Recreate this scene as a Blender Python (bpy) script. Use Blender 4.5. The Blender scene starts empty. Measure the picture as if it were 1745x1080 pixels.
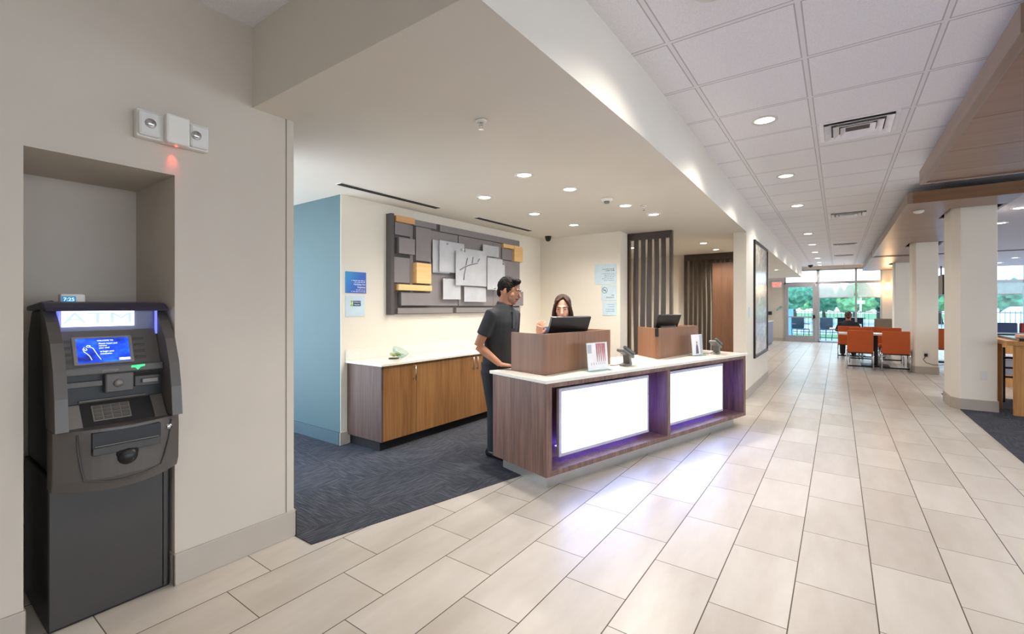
import bpy, bmesh, math, random
from mathutils import Vector, Matrix, noise
random.seed(7)
PI = math.pi
scn = bpy.context.scene
COL = scn.collection
# ------------------------------------------------------------------ materials
def lin(c):
    return tuple(((v/255)/12.92 if v/255 <= .04045 else ((v/255+.055)/1.055)**2.4) for v in c)+(1,)
class NT:
    def __init__(s, m): s.t = m.node_tree; s.n = s.t.nodes; s.l = s.t.links
    def new(s, k, **a):
        x = s.n.new(k)
        for q, v in a.items(): setattr(x, q, v)
        return x
    def put(s, sock, v):
        if hasattr(v, 'is_output') or isinstance(v, bpy.types.NodeSocket): s.l.new(v, sock)
        else: sock.default_value = v
    def math(s, op, a, b=0, c=0):
        x = s.new('ShaderNodeMath', operation=op); s.put(x.inputs[0], a); s.put(x.inputs[1], b); s.put(x.inputs[2], c)
        return x.outputs[0]
    def coord(s, scale=(1, 1, 1), rot=(0, 0, 0), kind='Object'):
        tc = s.new('ShaderNodeTexCoord'); mp = s.new('ShaderNodeMapping'); s.l.new(tc.outputs[kind], mp.inputs[0])
        mp.inputs['Scale'].default_value = scale; mp.inputs['Rotation'].default_value = rot
        return mp.outputs[0]
    def noise(s, vec, scale=5, detail=3, rough=.5):
        x = s.new('ShaderNodeTexNoise'); s.l.new(vec, x.inputs['Vector'])
        x.inputs['Scale'].default_value = scale; x.inputs['Detail'].default_value = detail; x.inputs['Roughness'].default_value = rough
        return x.outputs[0]
    def ramp(s, fac, stops):
        x = s.new('ShaderNodeValToRGB'); s.put(x.inputs[0], fac); e = x.color_ramp.elements
        while len(e) < len(stops): e.new(.5)
        for q, (p, c) in enumerate(stops): e[q].position = p; e[q].color = c
        return x.outputs[0]
    def mix(s, fac, a, b, mode='MIX'):
        x = s.new('ShaderNodeMix', data_type='RGBA', blend_type=mode); s.put(x.inputs[0], fac); s.put(x.inputs[6], a); s.put(x.inputs[7], b)
        return x.outputs[2]
    def bump(s, h, strength=.2, dist=.01):
        x = s.new('ShaderNodeBump'); s.put(x.inputs['Height'], h); x.inputs['Strength'].default_value = strength; x.inputs['Distance'].default_value = dist
        return x.outputs[0]
MATS = {}
def base(name, col, rough=.5, metal=0, spec=.5):
    m = bpy.data.materials.new(name); m.use_nodes = True; t = NT(m); b = t.n['Principled BSDF']
    b.inputs['Base Color'].default_value = lin(col); b.inputs['Roughness'].default_value = rough
    b.inputs['Metallic'].default_value = metal; b.inputs['Specular IOR Level'].default_value = spec
    MATS[name] = m
    return m, t, b
def plain(name, col, rough=.5, metal=0, var=.06, scale=8, bump=0, spec=.5, bscale=None):
    m, t, b = base(name, col, rough, metal, spec)
    v = t.coord(); n = t.noise(v, scale)
    lo = tuple(max(0, x*(1-var)) for x in lin(col)[:3])+(1,); hi = tuple(min(1, x*(1+var)) for x in lin(col)[:3])+(1,)
    t.l.new(t.ramp(n, [(.3, lo), (.7, hi)]), b.inputs['Base Color'])
    if bump: t.l.new(t.bump(t.noise(v, bscale or scale*12), bump, .002), b.inputs['Normal'])
    return m
def wood(name, c1, c2, rough=.4, axis='Z', fine=60, spec=.4):
    m, t, b = base(name, c1, rough, 0, spec)
    s = {'Z': (1, 1, .04), 'X': (.04, 1, 1), 'Y': (1, .04, 1)}[axis]
    v = t.coord(s); n1 = t.noise(v, fine, 4, .6); n2 = t.noise(v, fine*.18, 2)
    f = t.math('ADD', t.math('MULTIPLY', n1, .6), t.math('MULTIPLY', n2, .4))
    t.l.new(t.ramp(f, [(.36, lin(c1)), (.62, lin(c2))]), b.inputs['Base Color'])
    t.l.new(t.bump(n1, .08, .002), b.inputs['Normal'])
    return m
def emis(name, col, strength, basecol=None):
    m, t, b = base(name, basecol or col, .5)
    b.inputs['Emission Color'].default_value = lin(col); b.inputs['Emission Strength'].default_value = strength
    return m
def glassm(name, col=(235, 245, 245), rough=.02, alpha=None):
    m = bpy.data.materials.new(name); m.use_nodes = True; t = NT(m); t.n.clear()
    o = t.new('ShaderNodeOutputMaterial'); tr = t.new('ShaderNodeBsdfTransparent'); gl = t.new('ShaderNodeBsdfGlossy'); fr = t.new('ShaderNodeLayerWeight'); mx = t.new('ShaderNodeMixShader')
    tr.inputs[0].default_value = lin(col); gl.inputs['Roughness'].default_value = rough; fr.inputs[0].default_value = .12
    t.l.new(t.math('ADD', t.math('MULTIPLY', fr.outputs[1], .35), .02), mx.inputs[0]); t.l.new(tr.outputs[0], mx.inputs[1]); t.l.new(gl.outputs[0], mx.inputs[2]); t.l.new(mx.outputs[0], o.inputs[0])
    MATS[name] = m
    return m
def frost(name, col, amt):
    m = bpy.data.materials.new(name); m.use_nodes = True; t = NT(m); b = t.n['Principled BSDF']
    b.inputs['Base Color'].default_value = lin(col); b.inputs['Roughness'].default_value = .25
    v = t.coord(); n = t.noise(v, 6, 4)
    t.put(b.inputs['Alpha'], t.math('ADD', t.math('MULTIPLY', n, .25), amt-.12))
    MATS[name] = m
    return m

COLP = plain('column_paint', (238, 230, 216), .6, var=.015, scale=2)
WALL = plain('wall_vinyl', (199, 189, 176), .65, var=.02, scale=3, bump=.05)
WALLB = plain('wall_blue_paint', (72, 98, 104), .6, var=.02, scale=3)  # cool daylight on the passage wall is put into this blue
BASEB = plain('baseboard_paint', (178, 168, 156), .5, var=.02)
SOFF = plain('soffit_paint', (220, 213, 202), .7, var=.015, scale=2)
WHITEP = plain('white_paint', (226, 222, 214), .5, var=.02)
RWALL = plain('reception_paint', (230, 221, 205), .65, var=.015, scale=2)
QUARTZ = plain('quartz', (232, 226, 214), .22, var=.05, scale=60)
def ceiling_mat():
    m, t, b = base('ceiling_tile', (214, 208, 206), .8)
    tc = t.new('ShaderNodeTexCoord'); sp = t.new('ShaderNodeSeparateXYZ'); t.l.new(tc.outputs['Object'], sp.inputs[0])
    def grid(o, off, step):
        f = t.math('FRACT', t.math('DIVIDE', t.math('SUBTRACT', o, off-50*step), step))
        d = t.math('MULTIPLY', t.math('ABSOLUTE', t.math('SUBTRACT', f, .5)), step)     # .5*step at the line
        return t.math('GREATER_THAN', d, step*.5-.012), t.math('GREATER_THAN', d, step*.5-.019)
    gx, ex = grid(sp.outputs[0], -.803, .636); gy, ey = grid(sp.outputs[1], 2.693, .648)
    g = t.math('MAXIMUM', gx, gy); e = t.math('SUBTRACT', t.math('MAXIMUM', ex, ey), g)
    v = t.coord((1, 1, 1)); n = t.noise(v, 180, 3, .7)
    c = t.ramp(n, [(.35, lin((228, 225, 228))), (.6, lin((242, 240, 243)))])
    c = t.mix(g, c, lin((232, 229, 232))); c = t.mix(t.math('MAXIMUM', e, 0), c, lin((186, 181, 183)))
    t.l.new(c, b.inputs['Base Color'])
    h = t.math('SUBTRACT', t.math('MULTIPLY', n, .3), t.math('MULTIPLY', g, .2)); t.l.new(t.bump(h, .25, .004), b.inputs['Normal'])
    return m
CEIL = ceiling_mat()
def tile_mat():
    m, t, b = base('floor_tile', (214, 205, 193), .25, spec=.5)
    tc = t.new('ShaderNodeTexCoord'); sp = t.new('ShaderNodeSeparateXYZ'); t.l.new(tc.outputs['Object'], sp.inputs[0])
    W, L = .3121, .6230
    rx = t.math('DIVIDE', t.math('ADD', sp.outputs[0], 2.0453), W); row = t.math('FLOOR', rx)
    sy = t.math('DIVIDE', t.math('SUBTRACT', sp.outputs[1], t.math('SUBTRACT', 1.6038-.2077, t.math('MULTIPLY', row, .20767))), L)
    idx = t.math('FLOOR', sy)
    fx = t.math('SUBTRACT', rx, row); fy = t.math('SUBTRACT', sy, idx)
    dx = t.math('MULTIPLY', t.math('MINIMUM', fx, t.math('SUBTRACT', 1, fx)), W); dy = t.math('MULTIPLY', t.math('MINIMUM', fy, t.math('SUBTRACT', 1, fy)), L)
    gl = t.math('LESS_THAN', t.math('MINIMUM', dx, t.math('MULTIPLY', dy, 1.25)), .0026)
    cb = t.new('ShaderNodeCombineXYZ'); t.l.new(row, cb.inputs[0]); t.l.new(idx, cb.inputs[1])
    wn = t.new('ShaderNodeTexWhiteNoise'); t.l.new(cb.outputs[0], wn.inputs[0])
    # veins run along the tile; shift per tile
    va = t.new('ShaderNodeVectorMath', operation='MULTIPLY_ADD'); t.l.new(wn.outputs[1], va.inputs[0]); va.inputs[1].default_value = (9, 9, 9)
    v0 = t.coord((2.6, .7, 1)); t.l.new(v0, va.inputs[2])
    n = t.noise(va.outputs[0], 2.2, 5, .6); n2 = t.noise(t.coord((9, 1.6, 1)), 3, 3, .5)
    f = t.math('ADD', t.math('MULTIPLY', n, .75), t.math('MULTIPLY', wn.outputs[0], .25))
    c = t.ramp(f, [(.3, lin((184, 174, 162))), (.5, lin((197, 188, 177))), (.72, lin((208, 200, 190)))])
    c = t.mix(gl, c, lin((88, 76, 65)))
    t.l.new(c, b.inputs['Base Color'])
    t.put(b.inputs['Roughness'], t.math('ADD', t.math('MULTIPLY', gl, .5), .31))
    t.l.new(t.bump(t.math('SUBTRACT', 1, gl), .4, .0015), b.inputs['Normal'])
    return m
TILE = tile_mat()
def carpet_mat():
    m, t, b = base('carpet', (80, 86, 100), .95, spec=.1)
    tc = t.new('ShaderNodeTexCoord'); mp = t.new('ShaderNodeMapping'); t.l.new(tc.outputs['Object'], mp.inputs[0]); mp.inputs['Rotation'].default_value = (0, 0, .28)
    ch = t.new('ShaderNodeTexChecker'); t.l.new(mp.outputs[0], ch.inputs[0]); ch.inputs['Scale'].default_value = 1.7
    a = t.noise(t.coord((150, 7, 1), (0, 0, .28)), 1, 3, .6); c = t.noise(t.coord((7, 150, 1), (0, 0, .28)), 1, 3, .6)
    mx = t.new('ShaderNodeMix', data_type='FLOAT'); t.l.new(ch.outputs[1], mx.inputs[0]); t.l.new(a, mx.inputs[2]); t.l.new(c, mx.inputs[3])
    f = t.math('ADD', t.math('MULTIPLY', mx.outputs[0], .8), t.math('MULTIPLY', t.noise(t.coord(), 300, 2), .2))
    t.l.new(t.ramp(f, [(.3, lin((44, 46, 52))), (.5, lin((66, 68, 75))), (.72, lin((110, 111, 115)))]), b.inputs['Base Color'])
    t.l.new(t.bump(f, .5, .004), b.inputs['Normal'])
    return m
CARPET = carpet_mat()
WALNUT = wood('walnut_laminate', (92, 66, 56), (140, 106, 92), .42)
WALNUTD = wood('dark_walnut_side', (70, 52, 46), (98, 76, 68), .45)
OAK = wood('brown_door_laminate', (118, 80, 44), (156, 112, 68), .38)
BOXW = wood('screen_box_laminate', (120, 82, 58), (138, 97, 72), .4, fine=30)
SLAT = plain('dark_bronze_slat', (62, 50, 40), .35, var=.12)
PANELW = wood('brown_wood_panel', (98, 68, 50), (122, 88, 66), .4)
FASC = wood('canopy_fascia', (128, 108, 94), (146, 124, 108), .35, 'Y', 20)
FASF = wood('canopy_front_beam', (112, 82, 58), (136, 102, 74), .35, 'X', 20)
UNDER = wood('canopy_panel', (130, 102, 84), (146, 117, 98), .36, 'X', 12, spec=.4)
TWOOD = wood('butcher_block', (176, 122, 66), (206, 152, 94), .4)
DARK = plain('black_void', (14, 12, 12), .8)
BLACK = plain('black_plastic', (24, 24, 27), .35)
SCRG = plain('monitor_black', (20, 18, 20), .25)
KICKM = plain('brushed_kick', (176, 170, 162), .35, .6)
CHROME = plain('chrome', (205, 205, 208), .18, 1)
NICKEL = plain('satin_nickel', (190, 185, 176), .3, 1)
ALU = plain('aluminium_frame', (168, 164, 166), .4, .3)
ATMG = plain('atm_grey', (86, 81, 77), .36, var=.03, bump=.08)
ATMD = plain('atm_dark', (62, 59, 57), .34, var=.03)
ATMK = plain('atm_black', (20, 19, 22), .4)
ATMS = plain('atm_silver', (128, 122, 116), .4, .3)
LENS = emis('lamp_lens', (255, 246, 230), 9)
PANL = emis('light_panel_face', (166, 186, 255), 3.2)
PANF = plain('light_panel_frame', (188, 184, 196), .35)
LEDV = emis('violet_led', (112, 104, 255), 4)
ORANGE = plain('orange_vinyl', (184, 80, 20), .45, var=.04)
GREYART = plain('mauve_grey_panel', (136, 128, 128), .6, var=.05)
DGREY = plain('art_dark_edge', (82, 76, 74), .6)
ORWOOD = wood('honey_block', (232, 184, 116), (246, 206, 146), .5, 'Y', 30)
CORK = wood('tan_block', (206, 150, 100), (222, 170, 120), .5, 'Y', 30)
ACRY = frost('frosted_acrylic', (214, 214, 216), .72)
CLEAR = glassm('clear_glass'); WGL = glassm('window_glass', (228, 240, 243))
SIGNP = plain('sign_panel', (196, 214, 222), .3)
INK = plain('sign_ink', (52, 70, 98), .6); INKW = plain('white_ink', (235, 240, 248), .6)
SKIN = plain('skin_tan', (170, 118, 90), .75, var=.05, scale=20)
SKINF = plain('skin_light', (208, 154, 130), .75, var=.05, scale=20)
SHIRT = plain('charcoal_polo', (38, 39, 42), .85, var=.12, scale=30, bump=.2)
TROUS = plain('dark_trousers', (30, 33, 38), .8, var=.1)
HAIRM = plain('black_hair', (22, 17, 14), .7, var=.4, scale=60, bump=.5, spec=.15)
HAIRF = plain('brown_hair', (52, 31, 22), .6, var=.35, scale=50, bump=.4, spec=.2)
STUB = plain('stubble_skin', (142, 98, 76), .6, var=.1, scale=60)
EYEM = plain('eye_dark', (34, 24, 20), .2); BLOUSE = plain('navy_blouse', (46, 48, 74), .8)
LIPM = plain('lip', (158, 88, 78), .5)
GRASS = plain('grass', (104, 142, 92), .9, var=.3, scale=3)
PATIO = plain('patio_concrete', (196, 200, 206), .8, var=.05)
ASPH = plain('parking_lot', (190, 192, 196), .9, var=.08, scale=.5)
LEAF = plain('leaf_green', (96, 152, 118), .8, var=.5, scale=2.2, bump=1, bscale=7)  # both leaf colours lightened towards teal to paint in haze
LEAF2 = plain('leaf_light', (128, 176, 118), .8, var=.45, scale=2.0, bump=1, bscale=7)
BARK = plain('bark', (88, 74, 62), .9, var=.2)
FENCE = plain('fence_metal', (96, 106, 112), .5)
PATF = plain('patio_furniture', (60, 78, 92), .5)
# ------------------------------------------------------------------ mesh helpers
class MB:
    def __init__(s): s.b = bmesh.new()
    def box(s, x0, x1, y0, y1, z0, z1, mat=None):
        vs = [s.b.verts.new((x, y, z)) for x in (x0, x1) for y in (y0, y1) for z in (z0, z1)]
        if mat is not None:
            for v in vs: v.co = mat @ v.co
        for f in ((0, 1, 3, 2), (4, 6, 7, 5), (0, 4, 5, 1), (2, 3, 7, 6), (0, 2, 6, 4), (1, 5, 7, 3)): s.b.faces.new([vs[q] for q in f])
        return s
    def prism(s, pts, z0, z1):
        a = [s.b.verts.new((p[0], p[1], z0)) for p in pts]; c = [s.b.verts.new((p[0], p[1], z1)) for p in pts]; n = len(pts)
        s.b.faces.new(a[::-1]); s.b.faces.new(c)
        for q in range(n): s.b.faces.new((a[q], a[(q+1) % n], c[(q+1) % n], c[q]))
        return s
    def prism_y(s, pts, y0, y1):          # pts are (x, z)
        a = [s.b.verts.new((p[0], y0, p[1])) for p in pts]; c = [s.b.verts.new((p[0], y1, p[1])) for p in pts]; n = len(pts)
        s.b.faces.new(a); s.b.faces.new(c[::-1])
        for q in range(n): s.b.faces.new((a[q], c[q], c[(q+1) % n], a[(q+1) % n]))
        return s
    def ringloft(s, rings, cap=True):
        R = [[s.b.verts.new(p) for p in r] for r in rings]; n = len(R[0])
        for a, c in zip(R, R[1:]):
            for q in range(n): s.b.faces.new((a[q], a[(q+1) % n], c[(q+1) % n], c[q]))
        if cap: s.b.faces.new(R[0][::-1]); s.b.faces.new(R[-1])
        return s
    def lathe(s, prof, n=24, M=None, cap=True):      # prof: (r, z)
        M = M or Matrix()
        return s.ringloft([[M @ Vector((max(r, 1e-4)*math.cos(2*PI*q/n), max(r, 1e-4)*math.sin(2*PI*q/n), z)) for q in range(n)] for r, z in prof], cap)
    def cyl(s, p, q, r, n=16, r2=None):
        return s.tube([p, q], [r, r2 if r2 else r], n)
    def tube(s, pts, rad, n=10, side=None, flat=1.0):
        pts = [Vector(p) for p in pts]
        if not isinstance(rad, (list, tuple)): rad = [rad]*len(pts)
        rings = []; prev = None
        for k, p in enumerate(pts):
            t = (pts[min(k+1, len(pts)-1)]-pts[max(k-1, 0)]).normalized()
            if side is not None: u = Vector(side)
            elif prev is not None: u = prev
            else: u = Vector((0, 0, 1)) if abs(t.z) < .9 else Vector((1, 0, 0))
            u = (u-t*u.dot(t)).normalized(); prev = u; w = t.cross(u)
            r = rad[k]; ra, rb = (r if isinstance(r, (list, tuple)) else (r, r*flat))
            rings.append([p+u*ra*math.cos(2*PI*q/n)+w*rb*math.sin(2*PI*q/n) for q in range(n)])
        return s.ringloft(rings)
    def ell(s, c, r, M=None, n=16, m=10):
        c = Vector(c); M = M or Matrix()
        rings = []
        for k in range(m+1):
            a = PI*k/m; rr = max(math.sin(a), .02)
            rings.append([M @ (c+Vector((r[0]*rr*math.cos(2*PI*q/n), r[1]*rr*math.sin(2*PI*q/n), -r[2]*math.cos(a)))) for q in range(n)])
        return s.ringloft(rings)
    def build(s, name, mat, parent=None, smooth=False, bevel=0, loc=None, rotz=0, seg=2):
        bmesh.ops.recalc_face_normals(s.b, faces=s.b.faces)
        me = bpy.data.meshes.new(name); s.b.to_mesh(me); s.b.free()
        if smooth:
            for p in me.polygons: p.use_smooth = True
        o = bpy.data.objects.new(name, me); COL.objects.link(o)
        if mat: me.materials.append(mat)
        if parent: o.parent = parent
        if loc: o.location = loc
        if rotz: o.rotation_euler.z = rotz
        if bevel:
            md = o.modifiers.new('bevel', 'BEVEL'); md.width = bevel; md.segments = seg; md.limit_method = 'ANGLE'; md.angle_limit = .6
        return o
def struct(o):
    o['kind'] = 'structure'; return o
def tag(o, label, cat, group=None, kind=None):
    o['label'] = label; o['category'] = cat
    if group: o['group'] = group
    if kind: o['kind'] = kind
    return o
def thing(name, label, cat, loc=(0, 0, 0), rotz=0, group=None):
    o = bpy.data.objects.new(name, None); COL.objects.link(o); o.empty_display_size = .1
    o.location = loc; o.rotation_euler = (0, 0, rotz)
    return tag(o, label, cat, group)
def dup(root, loc, rotz=None, label=None):
    r = root.copy(); COL.objects.link(r); r.location = loc
    if rotz is not None: r.rotation_euler = (0, 0, rotz)
    if label: r['label'] = label
    def kids(src, dst):
        for ch in list(src.children):
            c = ch.copy(); COL.objects.link(c); c.parent = dst; kids(ch, c)
    kids(root, r)
    return r
def text(body, size, mat, parent, M, name='lettering', align='CENTER', depth=.0006, sx=1):
    cu = bpy.data.curves.new(name, 'FONT'); cu.body = body; cu.size = size; cu.align_x = align; cu.align_y = 'CENTER'; cu.extrude = depth
    tmp = bpy.data.objects.new(name, cu); COL.objects.link(tmp)
    dg = bpy.context.evaluated_depsgraph_get(); dg.update()
    me = bpy.data.meshes.new_from_object(tmp.evaluated_get(dg)); bpy.data.objects.remove(tmp)
    me.transform(M @ Matrix.Diagonal((sx, 1, 1, 1))); me.materials.clear(); me.materials.append(mat)
    o = bpy.data.objects.new(name, me); COL.objects.link(o); o.parent = parent
    return o
def frame(o, x, y):        # text plane: local x axis -> x, local y axis -> y, at o
    x = Vector(x).normalized(); y = Vector(y).normalized(); z = x.cross(y)
    return Matrix(((x.x, y.x, z.x, o[0]), (x.y, y.y, z.y, o[1]), (x.z, y.z, z.z, o[2]), (0, 0, 0, 1)))
CZ, SZ, FARY = 2.88, 2.44, 20.8
# ------------------------------------------------------------------ room
struct(MB().box(-3.3, 9, -4, FARY, -.1, 0).box(-9, -3.3, 1.0, FARY, -.1, 0).build('floor', TILE))
CARP = [(-2.43, 1.452), (-1.985, 3.35), (-1.5, 5.6), (-1.5, 9.9), (-8.9, 9.9), (-8.9, 1.452)]
struct(MB().prism(CARP, 0, .006).build('floor', CARPET))
struct(MB().box(1.302, 8.9, -3.9, 9.64, 0, .006).build('floor', CARPET))
# left wall block with the alcove
w = MB()
w.box(-3.3, -2.618, -4, .351, 0, CZ).box(-3.3, -2.618, .857, 1.452, 0, CZ).box(-3.3, -2.618, .351, .857, 1.986, CZ).box(-3.3, -3.173, .351, .857, 0, 1.986)
struct(w.build('wall_left', WALL))
struct(MB().box(-2.6165, -2.6155, 1.404, 1.408, .15, SZ).build('trim_1', plain('seam_shadow_bead', (120, 108, 90), .8)))
struct(MB().box(-2.618, -2.604, -3.9, .357, 0, .152).box(-2.618, -2.604, .849, 1.464, 0, .152).box(-3.17, -2.604, .849, .857, 0, .152).box(-3.3, -2.604, 1.452, 1.464, 0, .152).box(-3.17, -2.604, .351, .357, 0, .152).build('baseboard_left', BASEB, bevel=.003))
# reception walls
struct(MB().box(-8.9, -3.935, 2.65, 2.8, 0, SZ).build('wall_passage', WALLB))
struct(MB().box(-8.9, -3.93, 2.637, 2.65, 0, .127).build('baseboard_passage', plain('blue_base', (66, 88, 98), .5)))  # baseboard blue also carries the daylight tint
struct(MB().box(-3.935, -3.93, 2.65, 2.8, 0, SZ).box(-4.08, -3.93, 2.8, 6.45, 0, SZ).build('wall_reception', RWALL))
struct(MB().box(-3.94, -3.93+.012, 2.637, 2.72, 0, .127).build('baseboard_reception', BASEB))
struct(MB().box(-4.08, -2.57, 6.3, 6.58, 0, SZ).build('wall_sign', RWALL))
struct(MB().box(-4.08, -1.26, 10.12, 10.25, 0, SZ).build('wall_back', RWALL))
struct(MB().box(-4.08, -3.93, 6.58, 10.12, 0, SZ).build('wall_inner', RWALL))
struct(MB().box(-1.262, -1.09, 7.41, 9.88, 0, SZ).build('wall_partition', RWALL))
struct(MB().box(-1.09, -1.08, 7.41, 9.88, 0, .13).box(-1.262, -1.09, 7.4, 7.41, 0, .13).build('baseboard_partition', BASEB))
struct(MB().box(-1.4, -1.262, 9.88, 10.25, 0, SZ).build('wall_return', RWALL))
struct(MB().box(-2.45, -2.3, 10.25, FARY, 0, SZ).build('wall_nook', SOFF))
# reception soffit with its gently curved corridor face
edge = [(-1.034, 1.218), (-1.027, 1.96), (-1.021, 2.93), (-1.037, 4.18), (-1.069, 5.9), (-1.088, 7.41), (-1.1, 10), (-1.1, 20.1)]
struct(MB().prism([(-8.9, 1.218)]+edge+[(-8.9, 20.1)], SZ, SZ+.05).build('ceiling', SOFF))
sm = MB(); sm.prism([(-8.9, 1.218)]+edge+[(-1.16, 20.1)]+[(x-.06, y) for x, y in edge[::-1][1:-1]]+[(-1.1, 1.278), (-8.9, 1.278)], SZ+.05, CZ)
struct(sm.build('wall_soffit', SOFF))
struct(MB().box(-3.3, 9, -4, FARY+.15, CZ, CZ+.1).box(-9, -3.3, 1.218, FARY+.15, CZ, CZ+.1).build('ceiling', CEIL))
struct(MB().box(-3.3, 9, -4.1, -4, 0, CZ).build('wall_rear', WALL))  # unseen wall, added to cut the sky light from behind
# end wall with windows
ew = MB()
ew.box(-2.45, -1.72, FARY, FARY+.15, 0, CZ).box(1.27, 2.55, FARY, FARY+.15, 0, CZ).box(-2.45, 9, FARY, FARY+.15, 2.76, CZ).box(-1.72, -1.2, FARY, FARY+.15, 2.76, CZ)
struct(ew.build('wall_end', WALL))
struct(MB().box(-2.3, -1.73, FARY-.012, FARY, 0, .13).box(1.27, 2.55, FARY-.012, FARY, 0, .13).build('baseboard_end', BASEB))
def window(n, x0, x1, z0, z1, bars_v=(), bars_h=()):
    o = bpy.data.objects.new('window_%d' % n, None); COL.objects.link(o); o.location = (x0, FARY, z0); struct(o)
    f = MB(); t = .05; W, H = x1-x0, z1-z0
    f.box(0, t, 0, .1, 0, H).box(W-t, W, 0, .1, 0, H).box(0, W, 0, .1, 0, t).box(0, W, 0, .1, H-t, H)
    for b in bars_v: f.box(b-x0-.03, b-x0+.03, 0, .1, 0, H)
    for b in bars_h: f.box(0, W, .005, .095, b-z0-.045, b-z0+.045)
    f.build('window_frame', ALU, o); MB().box(t, W-t, .045, .052, t, H-t).build('pane', WGL, o)
    return o
window(1, -1.72, -.62, 2.24, 2.76)
window(2, -.62, 1.27, 0, 2.76, (.53,), (2.25,))
window(3, 2.55, 4.75, 0, 2.76, (3.6,), (2.15,))
window(4, 4.75, 8.9, 0, 2.76, (6.1, 7.5), (2.15,))
for x0, x1 in ((-.62, .5), (.56, 1.25), (2.6, 3.57), (3.63, 4.7), (4.8, 6.07)):
    s = thing('roller_shade', '', 'window shade', (x0, FARY-.011, 1.69 if x0 < 2 else 1.75))
    h = 2.2-s.location.z
    sh = MB().box(.03, x1-x0-.03, 0, .004, 0, h).build('shade_cloth', None, s)
    MB().box(.03, x1-x0-.03, -.006, .01, -.02, .004).build('hem_bar', ALU, s)
    sh.data.materials.append(MATS.get('shade_scrim') or frost('shade_scrim', (226, 234, 242), .5))
    s['label'] = {-.62: 'translucent roller shade left of the white mullion in end window beside the door', .56: 'narrow translucent roller shade right of the mullion in the end window', 2.6: 'roller shade glimpsed between the two nearest columns', 3.63: 'roller shade in the far window just right of the nearest column', 4.8: 'rightmost roller shade of far window at the picture edge'}[x0]
# door
dr = bpy.data.objects.new('door_1', None); COL.objects.link(dr); dr.location = (-1.67, FARY-.02, 0); struct(dr)
d = MB(); d.box(0, .09, 0, .06, 0, 2.2).box(.88, .98, 0, .06, 0, 2.2).box(.09, .88, 0, .06, 2.1, 2.2).box(.09, .88, 0, .06, 0, .24)
d.build('door_leaf', ALU, dr, bevel=.004); MB().box(.09, .88, .025, .032, .24, 2.1).build('pane', WGL, dr)
MB().box(.1, .87, -.05, -.02, .93, .97).build('push_bar', ALU, dr)
MB().box(.885, .955, -.07, 0, .9, 1.03).build('door_handle', BLACK, dr)
struct(MB().box(-1.72, -1.675, FARY-.03, FARY+.1, 0, 2.25).box(-.685, -.62, FARY-.03, FARY+.1, 0, 2.25).box(-1.72, -.62, FARY-.03, FARY+.1, 2.205, 2.25).build('trim_2', ALU))
# breakfast area ceiling (lower, lavender grey)
LAV = plain('breakfast_ceiling', (186, 182, 192), .7, var=.03)
struct(MB().box(1.72, 8.9, 7.62, 14.95, 2.63, 2.66).box(1.72, 8.9, 15.1, FARY, 2.63, 2.66).build('ceiling', LAV))
# ------------------------------------------------------------------ downlights
_lamps = {}
def downlight(x, y, z, label, grp, watts, col=(1, .95, .885), r=.075, size=140, blend=.6):
    key = z
    if key in _lamps: o = dup(_lamps[key], (x, y, z), None, label); o['group'] = grp
    else:
        o = thing('recessed_ceiling_light', label, 'ceiling light', (x, y, z), 0, grp)
        MB().lathe([(r, 0), (r+.022, 0), (r+.022, -.006), (r, -.008)], 28, cap=False).build('trim_ring', WHITEP, o, True)
        MB().lathe([(r, -.001), (r*.6, -.004), (.001, -.005)], 28).build('lens', LENS, o, True)
        _lamps[key] = o
    l = bpy.data.lights.new('downlight_beam', 'SPOT'); l.energy = watts; l.color = col; l.spot_size = math.radians(size); l.spot_blend = blend; l.shadow_soft_size = .06
    lo = bpy.data.objects.new('downlight_beam', l); COL.objects.link(lo); lo.location = (x, y, z-.012)
    return o
G1 = 'recessed lights along the corridor ceiling'
CY = [-3.4, -1.5, .43, 2.35, 4.262, 6.218, 8.152, 11.43, 13.5, 15.45, 17.4, 19.1, 20.3]  # first three are out of view, added to brighten the near end
ordn = ['corridor row light behind the viewpoint, farthest back', 'corridor row light behind the viewpoint', 'corridor row light overhead, just above the picture', 'round recessed light at top picture edge, nearest of the corridor row', 'big round corridor light beside the near air vent', 'second full round light in the corridor row, past the near vent', 'third full round light in the corridor row, before the second vent',
        'fourth full light of the corridor row, just past the second vent', 'fifth full light of the corridor row', 'sixth full light of the corridor row', 'seventh full light of the corridor row', 'eighth full light of the corridor row, near the glass wall', 'last corridor light right above the end windows']
for y, lb in zip(CY, ordn): downlight(-.48-.003*y, y, CZ, lb, G1, 24 if y < 1 else (36 if y < 3 else 46))
G2 = 'recessed lights over the reception'
for (x, y), lb in zip([(-2.118, 3.144), (-2.87, 3.557), (-2.027, 3.767), (-2.901, 4.526), (-2.87, 5.448), (-1.867, 4.728), (-1.774, 5.372), (-1.88, 8.3), (-1.9, 9.375)],
        ['largest reception ceiling light, nearest the viewer', 'leftmost reception ceiling light, near the wall art', 'reception ceiling light in front row, second from left', 'middle light of the row close to the art wall', 'farthest light of the row close to the art wall', 'reception ceiling light beside the smoke detector', 'reception light just above the slatted screen', 'recessed light in the passage, nearer of two above the far slatted screen', 'recessed light in passage right above the far slatted screen']):
    downlight(x, y, SZ, lb, G2, (30 if x < -2.5 else 58) if y < 7 else 66, (1, .945, .87), .06, 150, .7)
G3 = 'recessed lights in the breakfast ceiling'
for (x, y), lb in zip([(1.927, 8.644), (2.011, 10.041), (3.768, 17.4), (3.825, 19.1)], ['recessed light right of nearest column at the picture edge', 'recessed light touching right side of nearest column', 'farther right recessed light above the far right window', 'small far light beside the nearest column above far window']):
    downlight(x, y, 2.63, lb, G3, 40, (1, .95, .9), .075, 150, .7)
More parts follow.
